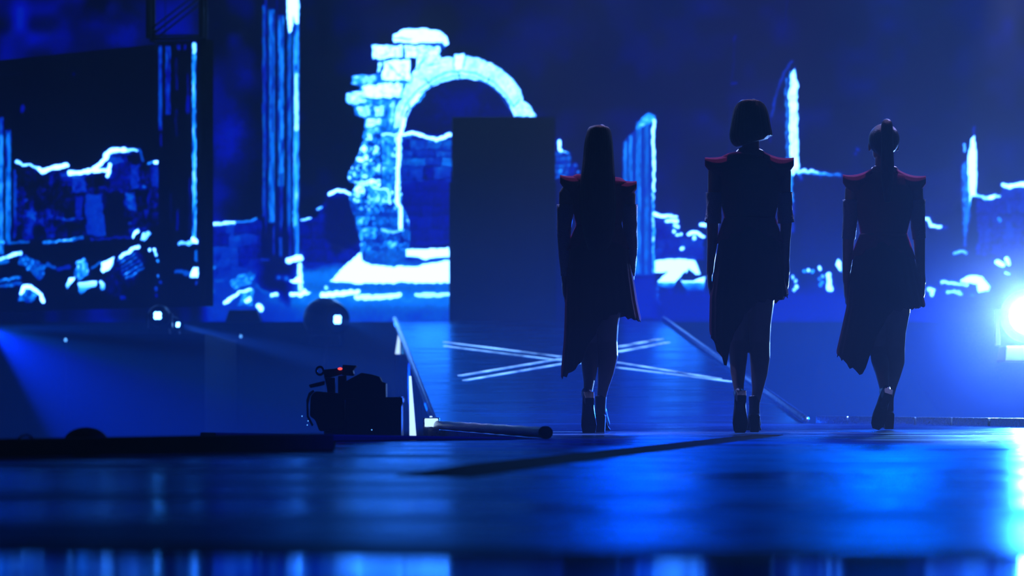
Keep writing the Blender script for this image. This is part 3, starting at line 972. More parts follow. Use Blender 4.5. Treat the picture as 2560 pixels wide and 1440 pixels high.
def lip(name, a, b, w, h0, h1, m, label, z=0.0):
    """a raised edge bar from a to b on plan"""
    a, b = Vector(a), Vector(b)
    d = (b-a).normalized()
    n = Vector((-d.y, d.x))*w
    mb = MB()
    v = [(a.x, a.y, z), (b.x, b.y, z), (b.x+n.x, b.y+n.y, z), (a.x+n.x, a.y+n.y, z),
         (a.x, a.y, z+h0), (b.x, b.y, z+h1), (b.x+n.x, b.y+n.y, z+h1), (a.x+n.x, a.y+n.y, z+h0)]
    mb.add(v, [(3, 2, 1, 0), (4, 5, 6, 7), (0, 1, 5, 4), (1, 2, 6, 5), (2, 3, 7, 6), (3, 0, 4, 7)])
    o = mb.build(name, m, bevel=0.006)
    if label:
        tag(o, label, 'edge bar')
    return o


lip('edge_bar', (-4.5, 6.05), (-0.67, 10.72), 0.12, 0.056, 0.064, M['lip'], 'black raised bar along the left stage edge, nearest the camera')
lip('cable_ramp', (-1.3, 12.45), (0.02, 13.36), 0.14, 0.046, 0.012, M['lip'], 'low black tapering bar behind the nearest edge bar')
# braided trim running back to the ramp
br = empty('edge_tube', (0.16, 13.62, 0))
tag(br, 'silver braided edge tube with black end cap, running back to the ramp foot', 'edge tube')
mb = MB()
pts = []
for k in range(41):
    t = k/40
    pts.append((Vector((-0.62*t, 3.7*t+0.0, 0.03)), 0.026, 0.026))


def braid(th, v):
    return 1+0.05*math.sin(3*th+v*240)


mb.tube(pts, 16, (1, 0, 0), True, braid)
mb.build('tube', M['braid'], br, smooth=True)
mb = MB().cyl((0.006, -0.035, 0.031), (-0.004, 0.03, 0.031), 0.031, 0.031, 20)
mb.build('end_cap', M['rubber'], br, bevel=0.004)
mb = MB().box(-0.70, -0.60, 3.66, 3.78, -0.3, 0.075)
mb.build('corner_post', M['metal'], br, bevel=0.006)
MB().box(-0.69, -0.61, 3.64, 3.66, 0.02, 0.07).build('glint_cap', M['strip'], br, bevel=0.004)  # glowing cap added in place of light catching the metal post

# right curb: one lip of metal segments
cb = empty('stage_curb', (2.28, 21.4, 0))
tag(cb, 'low metal curb of joined segments along the far right stage edge', 'curb')
d = Vector((3.95-2.2, 17.9-21.5))
ln = d.length
dn = d.normalized()
for k in range(9):
    a = Vector((0, 0))+dn*(ln*k/9+0.01)
    b = Vector((0, 0))+dn*(ln*(k+1)/9-0.01)
    n = Vector((-dn.y, dn.x))*0.10
    mb = MB().slab([(a.x, a.y), (b.x, b.y), (b.x+n.x, b.y+n.y), (a.x+n.x, a.y+n.y)], 0.0, 0.056)
    mb.build('segment', M['metal'], cb, bevel=0.005)

# dark strip running diagonally over the floor
tp = MB().slab([(-0.30, 7.30), (-0.10, 7.20), (0.10, 8.3), (1.42, 14.9), (1.30, 15.1), (-0.12, 8.5)], 0.0, 0.003)
tag(tp.build('floor_strip', M['rubber']), 'dark strip crossing the glossy floor toward the rightmost walker', 'tape')

# ---------------------------------------------------------------- ramp
RB, RT = 21.5, 36.2
SL = 1.16/(RT-RB)


def rz(Y):
    return (Y-RB)*SL


ramp = empty('stage_ramp', (0, RB, 0))
tag(ramp, 'long glossy blue ramp rising from the stage to the rear screen', 'ramp')
LBx, LTx, RBx, RTx = -0.574, at(990, 0, RT).x, 2.2, at(1655, 0, RT).x
mb = MB()
v = [(LBx, 0, -0.9), (RBx, 0, -0.9), (RTx, RT-RB, -0.9), (LTx, RT-RB, -0.9), (LBx, 0, 0.002), (RBx, 0, 0.002), (RTx, RT-RB, 1.16), (LTx, RT-RB, 1.16)]
mb.add(v, [(3, 2, 1, 0), (4, 5, 6, 7), (0, 1, 5, 4), (1, 2, 6, 5), (2, 3, 7, 6), (3, 0, 4, 7)])
mb.build('deck', M['ramp'], ramp)
mb = MB().box(LTx, RTx, RT-RB, 0.75+RT-RB, -0.9, 1.16)
mb.build('landing', M['ramp'], ramp)


def edge_rail(x0, x1, side_, m, name):
    mb = MB()
    pts = [(Vector((x0, 0.0, 0.03)), 0.028, 0.028), (Vector(((x0+x1)/2, (RT-RB)/2, 0.58+0.03)), 0.028, 0.028), (Vector((x1, RT-RB, 1.16+0.03)), 0.028, 0.028)]
    mb.tube(pts, 12)
    return mb.build(name, m, ramp, smooth=True)


edge_rail(LBx-0.02, LTx-0.02, -1, M['metal'], 'edge_rail')
edge_rail(RBx+0.02, RTx+0.02, 1, M['metal'], 'edge_rail')


def ramp_pt(px, py):
    # the point of the deck seen at (px, py)
    k = (HOR-py)/FPX
    Y = (CH+RB*SL)/(SL-k)
    return Vector(((px-1280)*Y/FPX, Y-RB, rz(Y)+0.004))


def ramp_line(a, b, w):
    A_, B_ = ramp_pt(*a), ramp_pt(*b)
    d = (B_-A_)
    n = Vector((-d.y, d.x, 0)).normalized()*w/2
    mb = MB()
    up = Vector((0, 0, 0.004))
    lo_ = [A_-n, B_-n, B_+n, A_+n]
    mb.add([*(p-up for p in lo_), *(p+up for p in lo_)], [(3, 2, 1, 0), (4, 5, 6, 7), (0, 1, 5, 4), (1, 2, 6, 5), (2, 3, 7, 6), (3, 0, 4, 7)])
    mb.build('glowing_line', M['line'], ramp)


for a, b, w in (((1112, 856), (1400, 892), 0.05), ((1112, 866), (1830, 955), 0.04), ((1540, 906), (1800, 948), 0.04),
                ((1150, 940), (1400, 898), 0.05), ((1160, 952), (1430, 906), 0.04), ((1545, 868), (1652, 848), 0.08), ((1545, 880), (1668, 857), 0.07)):
    ramp_line(a, b, w)


# glowing strips added in place of bright reflections on the ramp's left side
def side_strip(px0, px1, py0, py1, Y, nm='reflection_strip', lean=0):
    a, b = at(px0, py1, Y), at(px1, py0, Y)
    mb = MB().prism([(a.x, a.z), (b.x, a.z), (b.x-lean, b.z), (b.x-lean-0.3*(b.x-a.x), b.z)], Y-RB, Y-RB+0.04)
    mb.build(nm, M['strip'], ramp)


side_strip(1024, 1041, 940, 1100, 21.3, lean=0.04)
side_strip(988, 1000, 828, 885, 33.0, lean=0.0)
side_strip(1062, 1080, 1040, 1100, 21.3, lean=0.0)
# riser carrying the rear screen
rs = MB()
a = at(-160, 805, 36.3)
b = at(989, 805, 36.3)
rs.box(a.x, b.x, 36.3, 38.2, -0.9, mzb-0.045)
tag(rs.build('stage_riser', M['panel']), 'long dark riser under the rear screen left of the ramp', 'riser')
rs = MB()
a = at(1660, 800, 36.3)
rs.box(a.x, 9.0, 36.3, 38.2, -0.9, mzb-0.045)
tag(rs.build('stage_riser', M['panel']), 'dark riser under the rear screen right of the ramp', 'riser')
rs = MB()
a = at(-160, 835, 30.5)
b = at(512, 835, 30.5)
rs.box(a.x, b.x, 30.5, 34.0, -0.9, a.z)
tag(rs.build('stage_riser', M['panel']), 'lower dark riser below the angled left screen', 'riser')

# dark doorway panel in front of the arch
pn = empty('scenic_panel', (at(1258, 805, 36.3).x, 36.3, 1.165))
tag(pn, 'tall dark rectangular panel standing before the arch picture on the ramp landing', 'panel')
x0, x1 = at(1130, 0, 36.3).x-pn.location.x, at(1388, 0, 36.3).x-pn.location.x
hh = at(0, 292, 36.3).z-pn.location.z
MB().box(x0, x1, 0, 0.35, 0.0, hh).build('upper_panel', M['panel'], pn, bevel=0.01)
MB().box(x0-0.035, x1+0.01, -0.03, 0.36, 0.0, hh*0.68).build('lower_panel', M['panel'], pn, bevel=0.01)

# ---------------------------------------------------------------- truss on the left screen
tr = empty('truss_frame', at(437, 100, 32.9))
tag(tr, 'black truss frame rising above the angled left screen', 'truss')
ox, oz = tr.location.x, tr.location.z


def tb(a, b, r, nm, dy=0.0):
    A_, B_ = at(*a, 32.9), at(*b, 32.9)
    mb = MB().cyl((A_.x-ox, dy, A_.z-oz), (B_.x-ox, dy, B_.z-oz), r, r, 12)
    mb.build(nm, M['dark_metal'], tr, smooth=True)


for dy in (0.0, 0.35):
    tb((372, 96), (372, -90), 0.036, 'upright', dy)
    tb((504, 94), (504, -90), 0.034, 'upright', dy)
    tb((376, 89), (500, 88), 0.012, 'cross_bar', dy)
    tb((376, 97), (500, 94), 0.015, 'cross_bar', dy)
    tb((378, 72), (500, -22), 0.012, 'brace', dy)
    tb((378, 88), (500, -6), 0.012, 'brace', dy)
tb((404, 88), (404, -90), 0.006, 'cross_bar', 0.35)


# ---------------------------------------------------------------- stage lamps
def moving_head(pos, aim, scale, label, lens_mat, beams, head_r=0.2, base_to=None, cl_=0.2, hz_=0.34):
    """base, yoke with two arms, tilted head with a round lens; the lamp's own light is set here"""
    r = empty('moving_head_light', pos)
    tag(r, label, 'stage light')
    s = scale
    hz = hz_*s
    MB().box(-0.20*s, 0.20*s, -0.17*s, 0.17*s, 0, 0.12*s, ty=0.9, tx=0.92).build('base', M['housing'], r, bevel=0.012*s)
    if base_to is not None:
        st = MB().cyl((0, 0, base_to-pos[2]+0.25), (0, 0, 0), 0.028, 0.022)
        st.build('stand_pole', M['dark_metal'], r, smooth=True)
        for k in range(3):
            th = k*2*PI/3+0.5
            MB().cyl((0.32*math.cos(th), 0.32*math.sin(th), base_to-pos[2]+0.012), (0, 0, base_to-pos[2]+0.45), 0.012, 0.012, 10).build('stand_leg', M['dark_metal'], r, smooth=True)
    d = (Vector(aim)-Vector(pos)-Vector((0, 0, hz))).normalized()
    yaw = math.atan2(d.x, -d.y)
    R = Matrix.Rotation(yaw, 4, 'Z')
    for sx in (-1, 1):
        mb = MB()
        mb.box(sx*0.215*s-0.022*s, sx*0.215*s+0.022*s, -0.05*s, 0.05*s, 0.12*s, hz+0.05*s, mx=R)
        mb.build('yoke_arm', M['housing'], r, bevel=0.008*s)
    mb = MB()
    c = Vector((0, 0, hz))
    u = d
    hr = head_r*s
    pts = []
    ref = Vector((0, 0, 1)) if abs(u.z) < 0.9 else Vector((1, 0, 0))
    for t, q in ((-0.95, 0.30), (-0.85, 0.58), (-0.6, 0.86), (-0.2, 1.0), (0.3, 0.97), (0.7, 0.84), (0.95, 0.74)):
        pts.append((c+u*hr*t, hr*q, hr*q))
    mb.tube(pts, 28, ref, False)
    hd = mb.build('head', M['housing'], r, smooth=True)
    mb = MB().cyl(c+u*hr*0.93, c+u*hr*1.06, hr*0.66, hr*0.70, 28)
    mb.build('lens_ring', M['dark_metal'], r, smooth=False)
    mb = MB().cyl(c+u*hr*1.05, c+u*hr*1.07, hr*0.60, hr*0.58, 28)
    mb.build('lens', M['glass'], r)
    fr_ = (u.cross(Vector((0, 0, 1)))).normalized()
    up_ = fr_.cross(u)
    mb = MB()
    for k in range(4):
        th = PI/4+k*PI/2
        q = c+u*hr*1.06+(fr_*math.cos(th)+up_*math.sin(th))*hr*cl_
        mb.cyl(q, q+u*0.01*s, hr*cl_, hr*cl_*0.9, 16)
    mb.build('lit_cluster', lens_mat, r)
    src = Vector(pos)+c+u*hr*1.25
    for (tgt, en, colr, ang, bl) in beams:
        spot('lamp_beam', src, tgt, en, colr, ang, bl, 0.03)
    return r


S1 = at(-70, 892, 24.0)
moving_head(S1, at(700, 960, 22.5), 0.8, 'moving head stage light beyond the left edge, throwing two beams to the right', M['lamp'],
            [(at(900, 825, 23.5), 12000, (0.0, 0.08, 1.0), 9, 0.6), (at(430, 1180, 23.2), 8000, (0.0, 0.025, 1.0), 46, 0.4),
             (at(700, 985, 23.0), 8000, (0.0, 0.10, 1.0), 12, 0.8)], base_to=-0.9)
z30 = at(0, 835, 30.6).z
S2 = at(398, 835, 31.2)
moving_head((S2.x, S2.y, z30), (S2.x-0.1, 20, 1.1), 0.62, 'small lit moving head light on the lower left riser', M['lamp'],
            [((S2.x, 18, 1.0), 3, (0.1, 0.4, 1.0), 40, 0.8)])
S3 = at(432, 835, 31.4)
moving_head((S3.x, S3.y, z30), at(900, 930, 29.5), 0.40, 'narrow lit stage light beside the small moving head on the left riser', M['lamp'],
            [(at(900, 935, 30.0), 9000, (0.01, 0.10, 1.0), 11, 0.7)])
z36 = at(0, 805, 36.4).z
S4 = at(815, 805, 36.6)

S4 = at(813, 796, 35.95)
moving_head((S4.x, 35.95, S4.z-0.347), at(1180, 830, 33.4), 1.02, 'large domed moving head light standing on the riser below the column picture', M['lamp'],
            [(at(1100, 870, 34.0), 900, (0.01, 0.12, 1.0), 20, 0.8)], head_r=0.26, cl_=0.12, base_to=-0.9)
S5 = at(2568, 790, 21.0)
moving_head((S5.x, S5.y, S5.z-0.34), (0.6, 0.0, 0.35), 1.0, 'dazzling moving head light facing the camera at the right edge', M['lamp_hot'],
            [((1.9, 0.0, 0.3), 1800, (0.03, 0.22, 1.0), 30, 1.0)], base_to=-0.9)
hd_ = bpy.data.lights.new('halo_fill', 'POINT')  # unseen point light added at the lens for the lamp's halo
hd_.energy = 620
hd_.color = (0.16, 0.36, 1.0)
hd_.shadow_soft_size = 0.08
ho_ = bpy.data.objects.new('halo_fill', hd_)
COL.objects.link(ho_)
ho_.location = Vector((S5.x, S5.y, S5.z))+(Vector((0.6, 0, 0.35))-S5).normalized()*0.36
# thicker smoke added round the dazzling lamp to widen its glow
hm = bpy.data.materials.new('halo haze')
hm.use_nodes = True
N_, L_ = hm.node_tree.nodes, hm.node_tree.links
N_.clear()
ho = N_.new('ShaderNodeOutputMaterial')
hv = N_.new('ShaderNodeVolumeScatter')
hv.inputs['Color'].default_value = (1, 1, 1, 1)
hv.inputs['Anisotropy'].default_value = 0.5
tc_ = N_.new('ShaderNodeTexCoord')
gr = N_.new('ShaderNodeTexGradient')
gr.gradient_type = 'QUADRATIC_SPHERE'
mu = N_.new('ShaderNodeMath')
mu.operation = 'MULTIPLY'
mu.inputs[1].default_value = 0.50
L_.new(tc_.outputs['Object'], gr.inputs[0])
L_.new(gr.outputs['Fac'], mu.inputs[0])
L_.new(mu.outputs[0], hv.inputs['Density'])
L_.new(hv.outputs[0], ho.inputs['Volume'])
sm = MB().ball((0, 0, 0), 1.0, 24).build('glow_haze', hm)
sm.location = (S5.x, S5.y, S5.z)
sm.scale = (0.95, 0.95, 0.95)
tag(sm, 'added cloud of halo haze around the dazzling lamp', 'smoke', kind='stuff')

# folded unlit lamp beside the domed one
fx = empty('strobe_light', at(610, 805, 36.6))
tag(fx, 'unlit low strobe light with sloping sides on the riser, left of the domed lamp', 'stage light')
MB().box(-0.23, 0.23, -0.15, 0.15, 0, 0.15, tx=0.78, ty=0.8).build('housing', M['housing'], fx, bevel=0.01)
MB().box(-0.12, 0.12, -0.155, -0.135, 0.03, 0.11).build('glass_front', M['glass'], fx)

# pin lights in the pit
for (px, py, Y, lab) in ((164, 850, 30.3, 'small blue pin light under the left lamp beams'), (602, 841, 35.9, 'small blue pin light on the riser face below the strobe'),):
    p = at(px, py, Y)
    o = MB().ball((0, 0, 0), (0.018, 0.012, 0.024), 12).build('pin_light', M['pin'], smooth=True)
    o.location = p
    st = MB().cyl((0, 0.0, -0.01), (0, 0.0, -0.9-p.z), 0.008, 0.008, 8).build('stalk', M['dark_metal'], o)
    tag(o, lab, 'light')

# dome lamp behind the near edge bar
dm = empty('floor_spotlight', at(215, 1103, 10.6))
tag(dm, 'black domed lamp housing peeping over the near edge bar', 'stage light')
MB().ball((0, 0, 0), (0.082, 0.082, 0.052), 32).build('housing', M['dark_metal'], dm, smooth=True)
MB().cyl((0, 0, 0), (0, 0, -0.9-dm.location.z), 0.05, 0.07).build('base', M['dark_metal'], dm)
hk = empty('rigging_hook', at(68, 1104, 9.80))
tag(hk, 'small metal rigging hook on the near edge bar', 'hook')
mb = MB()
pts = [(Vector((0.028*math.cos(t)-0.005, 0, 0.028*math.sin(t)*0.8)), 0.0035, 0.0035) for t in [k*PI/10-0.2 for k in range(12)]]
mb.tube(pts, 8, (0, 1, 0))
mb.build('hook', M['metal'], hk, smooth=True)
MB().box(-0.012, 0.02, -0.01, 0.012, -0.006, 0.004).build('foot', M['dark_metal'], hk)

# ---------------------------------------------------------------- broadcast camera in the pit
CY = 14.2
bc = empty('broadcast_camera', (at(880, 0, CY).x, CY, -0.9))
tag(bc, 'black broadcast camera with red tally lamp on its support, behind the stage edge', 'camera')


def bp(px, py):
    p = at(px, py, CY)
    return (p.x-bc.location.x, p.z-bc.location.z)


def bprism(name, pts, y0, y1, m=None, bev=0.004):
    mb = MB().prism([bp(*p) for p in pts], y0, y1)
    return mb.build(name, m or M['dark_metal'], bc, bevel=bev)


bprism('body', [(850, 962), (905, 932), (930, 936), (950, 942), (956, 955), (966, 958), (966, 994), (930, 1000), (850, 1000)], -0.06, 0.12)
bprism('viewfinder', [(858, 912), (893, 914), (884, 926), (886, 940), (856, 938)], -0.05, 0.06)
bprism('carry_handle', [(808, 924), (860, 920), (862, 934), (812, 948)], -0.02, 0.02)
mb = MB()
c_ = bp(800, 927)
mb.tube([(Vector((c_[0]+0.018*math.cos(t), 0.0, c_[1]+0.020*math.sin(t))), 0.005, 0.006) for t in [k*PI/8 for k in range(16)]], 8, (0, 1, 0))
mb.build('grip_ring', M['dark_metal'], bc, smooth=True)
bprism('mount', [(812, 944), (838, 944), (838, 1000), (822, 1000), (818, 970)], -0.03, 0.03)
bprism('mount', [(846, 940), (866, 938), (866, 1000), (846, 1000)], -0.04, 0.04)
bprism('pan_arm', [(772, 962), (800, 955), (812, 952), (812, 962), (798, 966), (776, 970)], -0.015, 0.015)
bprism('head_plate', [(778, 990), (790, 978), (860, 984), (866, 1075), (800, 1078), (790, 1050), (776, 1040)], -0.06, 0.06, bev=0.01)
bprism('battery_box', [(866, 996), (1008, 992), (1010, 1006), (1006, 1012), (1006, 1150), (866, 1150)], -0.10, 0.16, bev=0.008)
bprism('cable_loop', [(766, 1000), (772, 982), (784, 974), (787, 978), (776, 990), (771, 1010), (772, 1040), (784, 1062), (780, 1066), (767, 1042)], -0.008, 0.008, bev=0.002)
MB().cyl((bp(840, 0)[0], 0, 0.02), (bp(840, 0)[0], 0, bp(0, 1050)[1]), 0.07, 0.06).build('column', M['dark_metal'], bc)
for k in range(3):
    th = k*2*PI/3+0.4
    x_ = bp(840, 0)[0]
    MB().cyl((x_+0.35*math.cos(th), 0.35*math.sin(th), 0.012), (x_, 0, 0.45), 0.02, 0.025, 12).build('leg', M['dark_metal'], bc)
a = bp(851, 922)
MB().ball((a[0], -0.03, a[1]), (0.0115, 0.008, 0.0065), 14).build('tally_lamp', M['tally'], bc, smooth=True)
for q_ in ((774, 1052), (772, 1062), (932, 1074), (759, 1040)):
    a = bp(*q_)
    MB().ball((a[0], -0.105, a[1]), (0.003, 0.003, 0.003), 8).build('indicator_lamp', M['pin'], bc, smooth=True)
bprism('trim_plate', [(995, 992), (1006, 992), (1006, 994), (995, 994)], -0.102, 0.16, M['metal'], 0.0)


# ---------------------------------------------------------------- walkers
def chain(mb, W, pts, n=18, ref=(1, 0, 0)):
    """pts: (px, py, depth m, half width px, half depth m)"""
    mb.tube([(W(p[0], p[1], p[2]), p[3]*W.s, p[4]) for p in pts], n, ref)


class Frame:
    def __init__(s, cx, D, gy):
        s.cx, s.D, s.gy = cx, D, gy
        s.s = D/FPX
        s.org = Vector(((cx-1280)*D/FPX, D, 0))

    def __call__(s, px, py, d=0.0):
        return at(px, py, s.D+d)-s.org


def smooth_pts(tab, y):
    ys = [t[0] for t in tab]
    return np.interp(y, ys, [t[1] for t in tab]), np.interp(y, ys, [t[2] for t in tab]), np.interp(y, ys, [t[3] for t in tab]), np.interp(y, ys, [t[4] for t in tab])


def hand(mb, W, px, py, side_, d=0.0):
    """relaxed hand hanging down: palm, four bent fingers, thumb turned forward; side_ -1 left, +1 right"""
    s = W.s
    c = W(px, py, d)
    k = 1.0
    # palm faces the thigh: thin across x, broad in depth
    mb.tube([(c+Vector((0, 0, 0.02)), 0.016, 0.024), (c+Vector((side_*0.002, 0.004, -0.02)), 0.015, 0.036), (c+Vector((0, 0.006, -0.065)), 0.014, 0.040),
             (c+Vector((-side_*0.003, 0.006, -0.085)), 0.012, 0.038)], 16)
    for i, (dy, l) in enumerate(((0.034, 0.068), (0.012, 0.076), (-0.010, 0.070), (-0.031, 0.056))):
        b = c+Vector((-side_*0.002, 0.004+dy, -0.085))
        cur = 0.25+0.10*i
        p1 = b+Vector((-side_*0.004, 0.004, -l*0.45))
        p2 = p1+Vector((-side_*l*0.30*math.sin(cur+0.3), 0.0, -l*0.32*math.cos(cur+0.3)))
        p3 = p2+Vector((-side_*l*0.28*math.sin(cur+0.9), 0.0, -l*0.25*math.cos(cur+0.9)))
        mb.tube([(b+Vector((0, 0, 0.02)), 0.0085, 0.0085), (p1, 0.008, 0.008), (p2, 0.0072, 0.0072), (p3, 0.006, 0.006)], 10)
    t0 = c+Vector((-side_*0.004, 0.030, -0.015))
    t1 = t0+Vector((-side_*0.014, 0.020, -0.030))
    t2 = t1+Vector((-side_*0.010, 0.008, -0.028))
    mb.tube([(t0, 0.011, 0.012), (t1, 0.0095, 0.0095), (t2, 0.007, 0.007)], 10)


def head(mb, W, px, top, chin, d=0.0, hw=None):
    """head seen from behind, face turned away (+y)"""
    s = W.s
    h = (chin-top)*s
    c = W(px, (top+chin)/2, d)
    w = h*0.335
    mb.ball(c+Vector((0, -0.012, h*0.12)), (w, h*0.42, h*0.38), 28)
    mb.ball(c+Vector((0, 0.028, -h*0.16)), (w*0.80, h*0.30, h*0.31), 24)
    mb.ball(c+Vector((0, 0.055, -h*0.40)), (w*0.38, h*0.13, h*0.10), 16)
    mb.tube([(c+Vector((0, 0.082, h*0.08)), 0.009, 0.012), (c+Vector((0, 0.098, -h*0.03)), 0.010, 0.014), (c+Vector((0, 0.108, -h*0.12)), 0.014, 0.012)], 12)
    mb.tube([(c+Vector((-0.026, 0.086, -h*0.255)), 0.006, 0.008), (c+Vector((0, 0.094, -h*0.25)), 0.008, 0.010), (c+Vector((0.026, 0.086, -h*0.255)), 0.006, 0.008)], 10, (0, 0, 1))
    for sx in (-1, 1):
        mb.ball(c+Vector((sx*0.032, 0.078, h*0.0)), (0.014, 0.012, 0.010), 14)
        mb.tube([(c+Vector((sx*0.012, 0.088, h*0.075)), 0.005, 0.006), (c+Vector((sx*0.036, 0.083, h*0.085)), 0.005, 0.006), (c+Vector((sx*0.054, 0.066, h*0.07)), 0.004, 0.005)], 8, (0, 0, 1))
        mb.ball(c+Vector((sx*(w+0.004), 0.008, -h*0.03)), (0.010, 0.018, 0.031), 16)
    return c, h, w


def boot(parent, M4):
    """ankle boot with a block heel; local y is the toe direction, z up, origin on the ground under the heel"""
    mb = MB()
    mb.tube([(Vector((0, 0.168, 0.026)), 0.024, 0.012), (Vector((0, 0.145, 0.034)), 0.036, 0.021), (Vector((0, 0.105, 0.046)), 0.043, 0.031), (Vector((0, 0.05, 0.085)), 0.036, 0.040),
             (Vector((0, 0.01, 0.118)), 0.033, 0.042), (Vector((0, -0.025, 0.125)), 0.031, 0.036)], 22)
    mb.tube([(Vector((0, -0.022, 0.105)), 0.031, 0.036), (Vector((0, -0.018, 0.15)), 0.031, 0.038), (Vector((0, -0.010, 0.205)), 0.034, 0.040)], 22, cap=False)
    mb.v = [M4 @ v for v in mb.v]
    b = mb.build('boot', M['boot'], parent, voxel=0.005, relax=4)
    mb = MB()
    n = 8
    ys = [(-0.058, 0.026, 0.090), (-0.02, 0.033, 0.086), (0.03, 0.028, 0.060), (0.07, 0.036, 0.024), (0.11, 0.044, 0.008), (0.15, 0.037, 0.006), (0.178, 0.020, 0.010)]
    vs, fs = [], []
    for y, w, z in ys:
        vs += [(-w, y, z), (w, y, z), (w, y, z+0.010), (-w, y, z+0.010)]
    for j in range(len(ys)-1):
        for k in range(4):
            fs.append((j*4+k, j*4+(k+1) % 4, (j+1)*4+(k+1) % 4, (j+1)*4+k))
    fs += [(3, 2, 1, 0), tuple((len(ys)-1)*4+k for k in range(4))]
    mb.add(vs, fs, M4)
    mb.build('sole', M['sole'], b, bevel=0.003)
    mb = MB()
    mb.box(-0.025, 0.025, -0.056, -0.012, 0.0, 0.092, mx=M4, tx=1.2, ty=1.25)
    mb.build('heel', M['sole'], b, bevel=0.004)
    return b


def skirt(W, rows, hem, n=96, pleat=0.035, npl=22, seed=1, ytop=540):
    """rows: (py, left px, right px, half depth m); hem: (cos, py back, py front)"""
    r = np.random.RandomState(seed)
    hc = [h[0] for h in hem]; hb = [h[1] for h in hem]; hf = [h[2] for h in hem]
    ry = [q[0] for q in rows]
    jag = r.rand(n)
    vs, fs = [], []
    R = 36
    for layer in (0, 1):
        for j in range(R+1):
            t = j/R
            for k in range(n):
                th = 2*PI*k/n
                c, s_ = math.cos(th), math.sin(th)
                hy = np.interp(c, hc, hb if s_ < 0 else hf)
                saw = ((th/(2*PI)*npl) % 1.0)
                hy += (saw-0.5)*9
                y = ytop+(hy-ytop)*t
                l = np.interp(y, ry, [q[1] for q in rows]); rr = np.interp(y, ry, [q[2] for q in rows]); dp = np.interp(y, ry, [q[3] for q in rows])
                p = 1+pleat*min(1, t*1.6)*(abs(saw-0.5)*2-0.5)*(1.0)
                g = (0.004 if layer else 0.0)
                hw = (rr-l)/2*p
                q = W((l+rr)/2+hw*c, y, dp*s_*p)
                q -= Vector((c*g, s_*g, 0))
                vs.append(q)
    off = (R+1)*n
    for j in range(R):
        for k in range(n):
            k2 = (k+1) % n
            fs.append((j*n+k, (j+1)*n+k, (j+1)*n+k2, j*n+k2))
            fs.append((off+j*n+k, off+j*n+k2, off+(j+1)*n+k2, off+(j+1)*n+k))
    for k in range(n):
        k2 = (k+1) % n
        fs.append((R*n+k, off+R*n+k, off+R*n+k2, R*n+k2))
        fs.append((k, k2, off+k2, off+k))
    return MB().add(vs, fs)


def cap_sleeve(W, neck, mid, tip, drop, side_):
    """stiff winged shoulder cap: runs from the neck to an upturned tip"""
    mb = MB()
    (nx, ny), (mx_, my), (tx_, ty) = neck, mid, tip
    secs = []
    for i in range(11):
        t = i/10
        x = nx+(tx_-nx)*t
        y = (1-t)**2*ny+2*t*(1-t)*my+t*t*ty
        h = 4+drop*math.sin(PI*min(1, 0.15+t*0.75))*0.55
        dd = 0.055+0.035*math.sin(PI*t)*1.0-0.02*t
        secs.append((x, y, h, dd))
    vs, fs = [], []
    n = 14
    for (x, y, h, dd) in secs:
        for k in range(n):
            th = 2*PI*k/n
            c, s_ = math.cos(th), math.sin(th)
            top = 1 if s_ > 0 else 0
            vs.append(W(x, y+h-(h*s_ if s_ > 0 else h*s_*0.9), dd*c))
    for j in range(len(secs)-1):
        for k in range(n):
            k2 = (k+1) % n
            fs.append((j*n+k, j*n+k2, (j+1)*n+k2, (j+1)*n+k))
    fs += [tuple(range(n)), tuple((len(secs)-1)*n+k for k in range(n-1, -1, -1))]
    return mb.add(vs, fs)


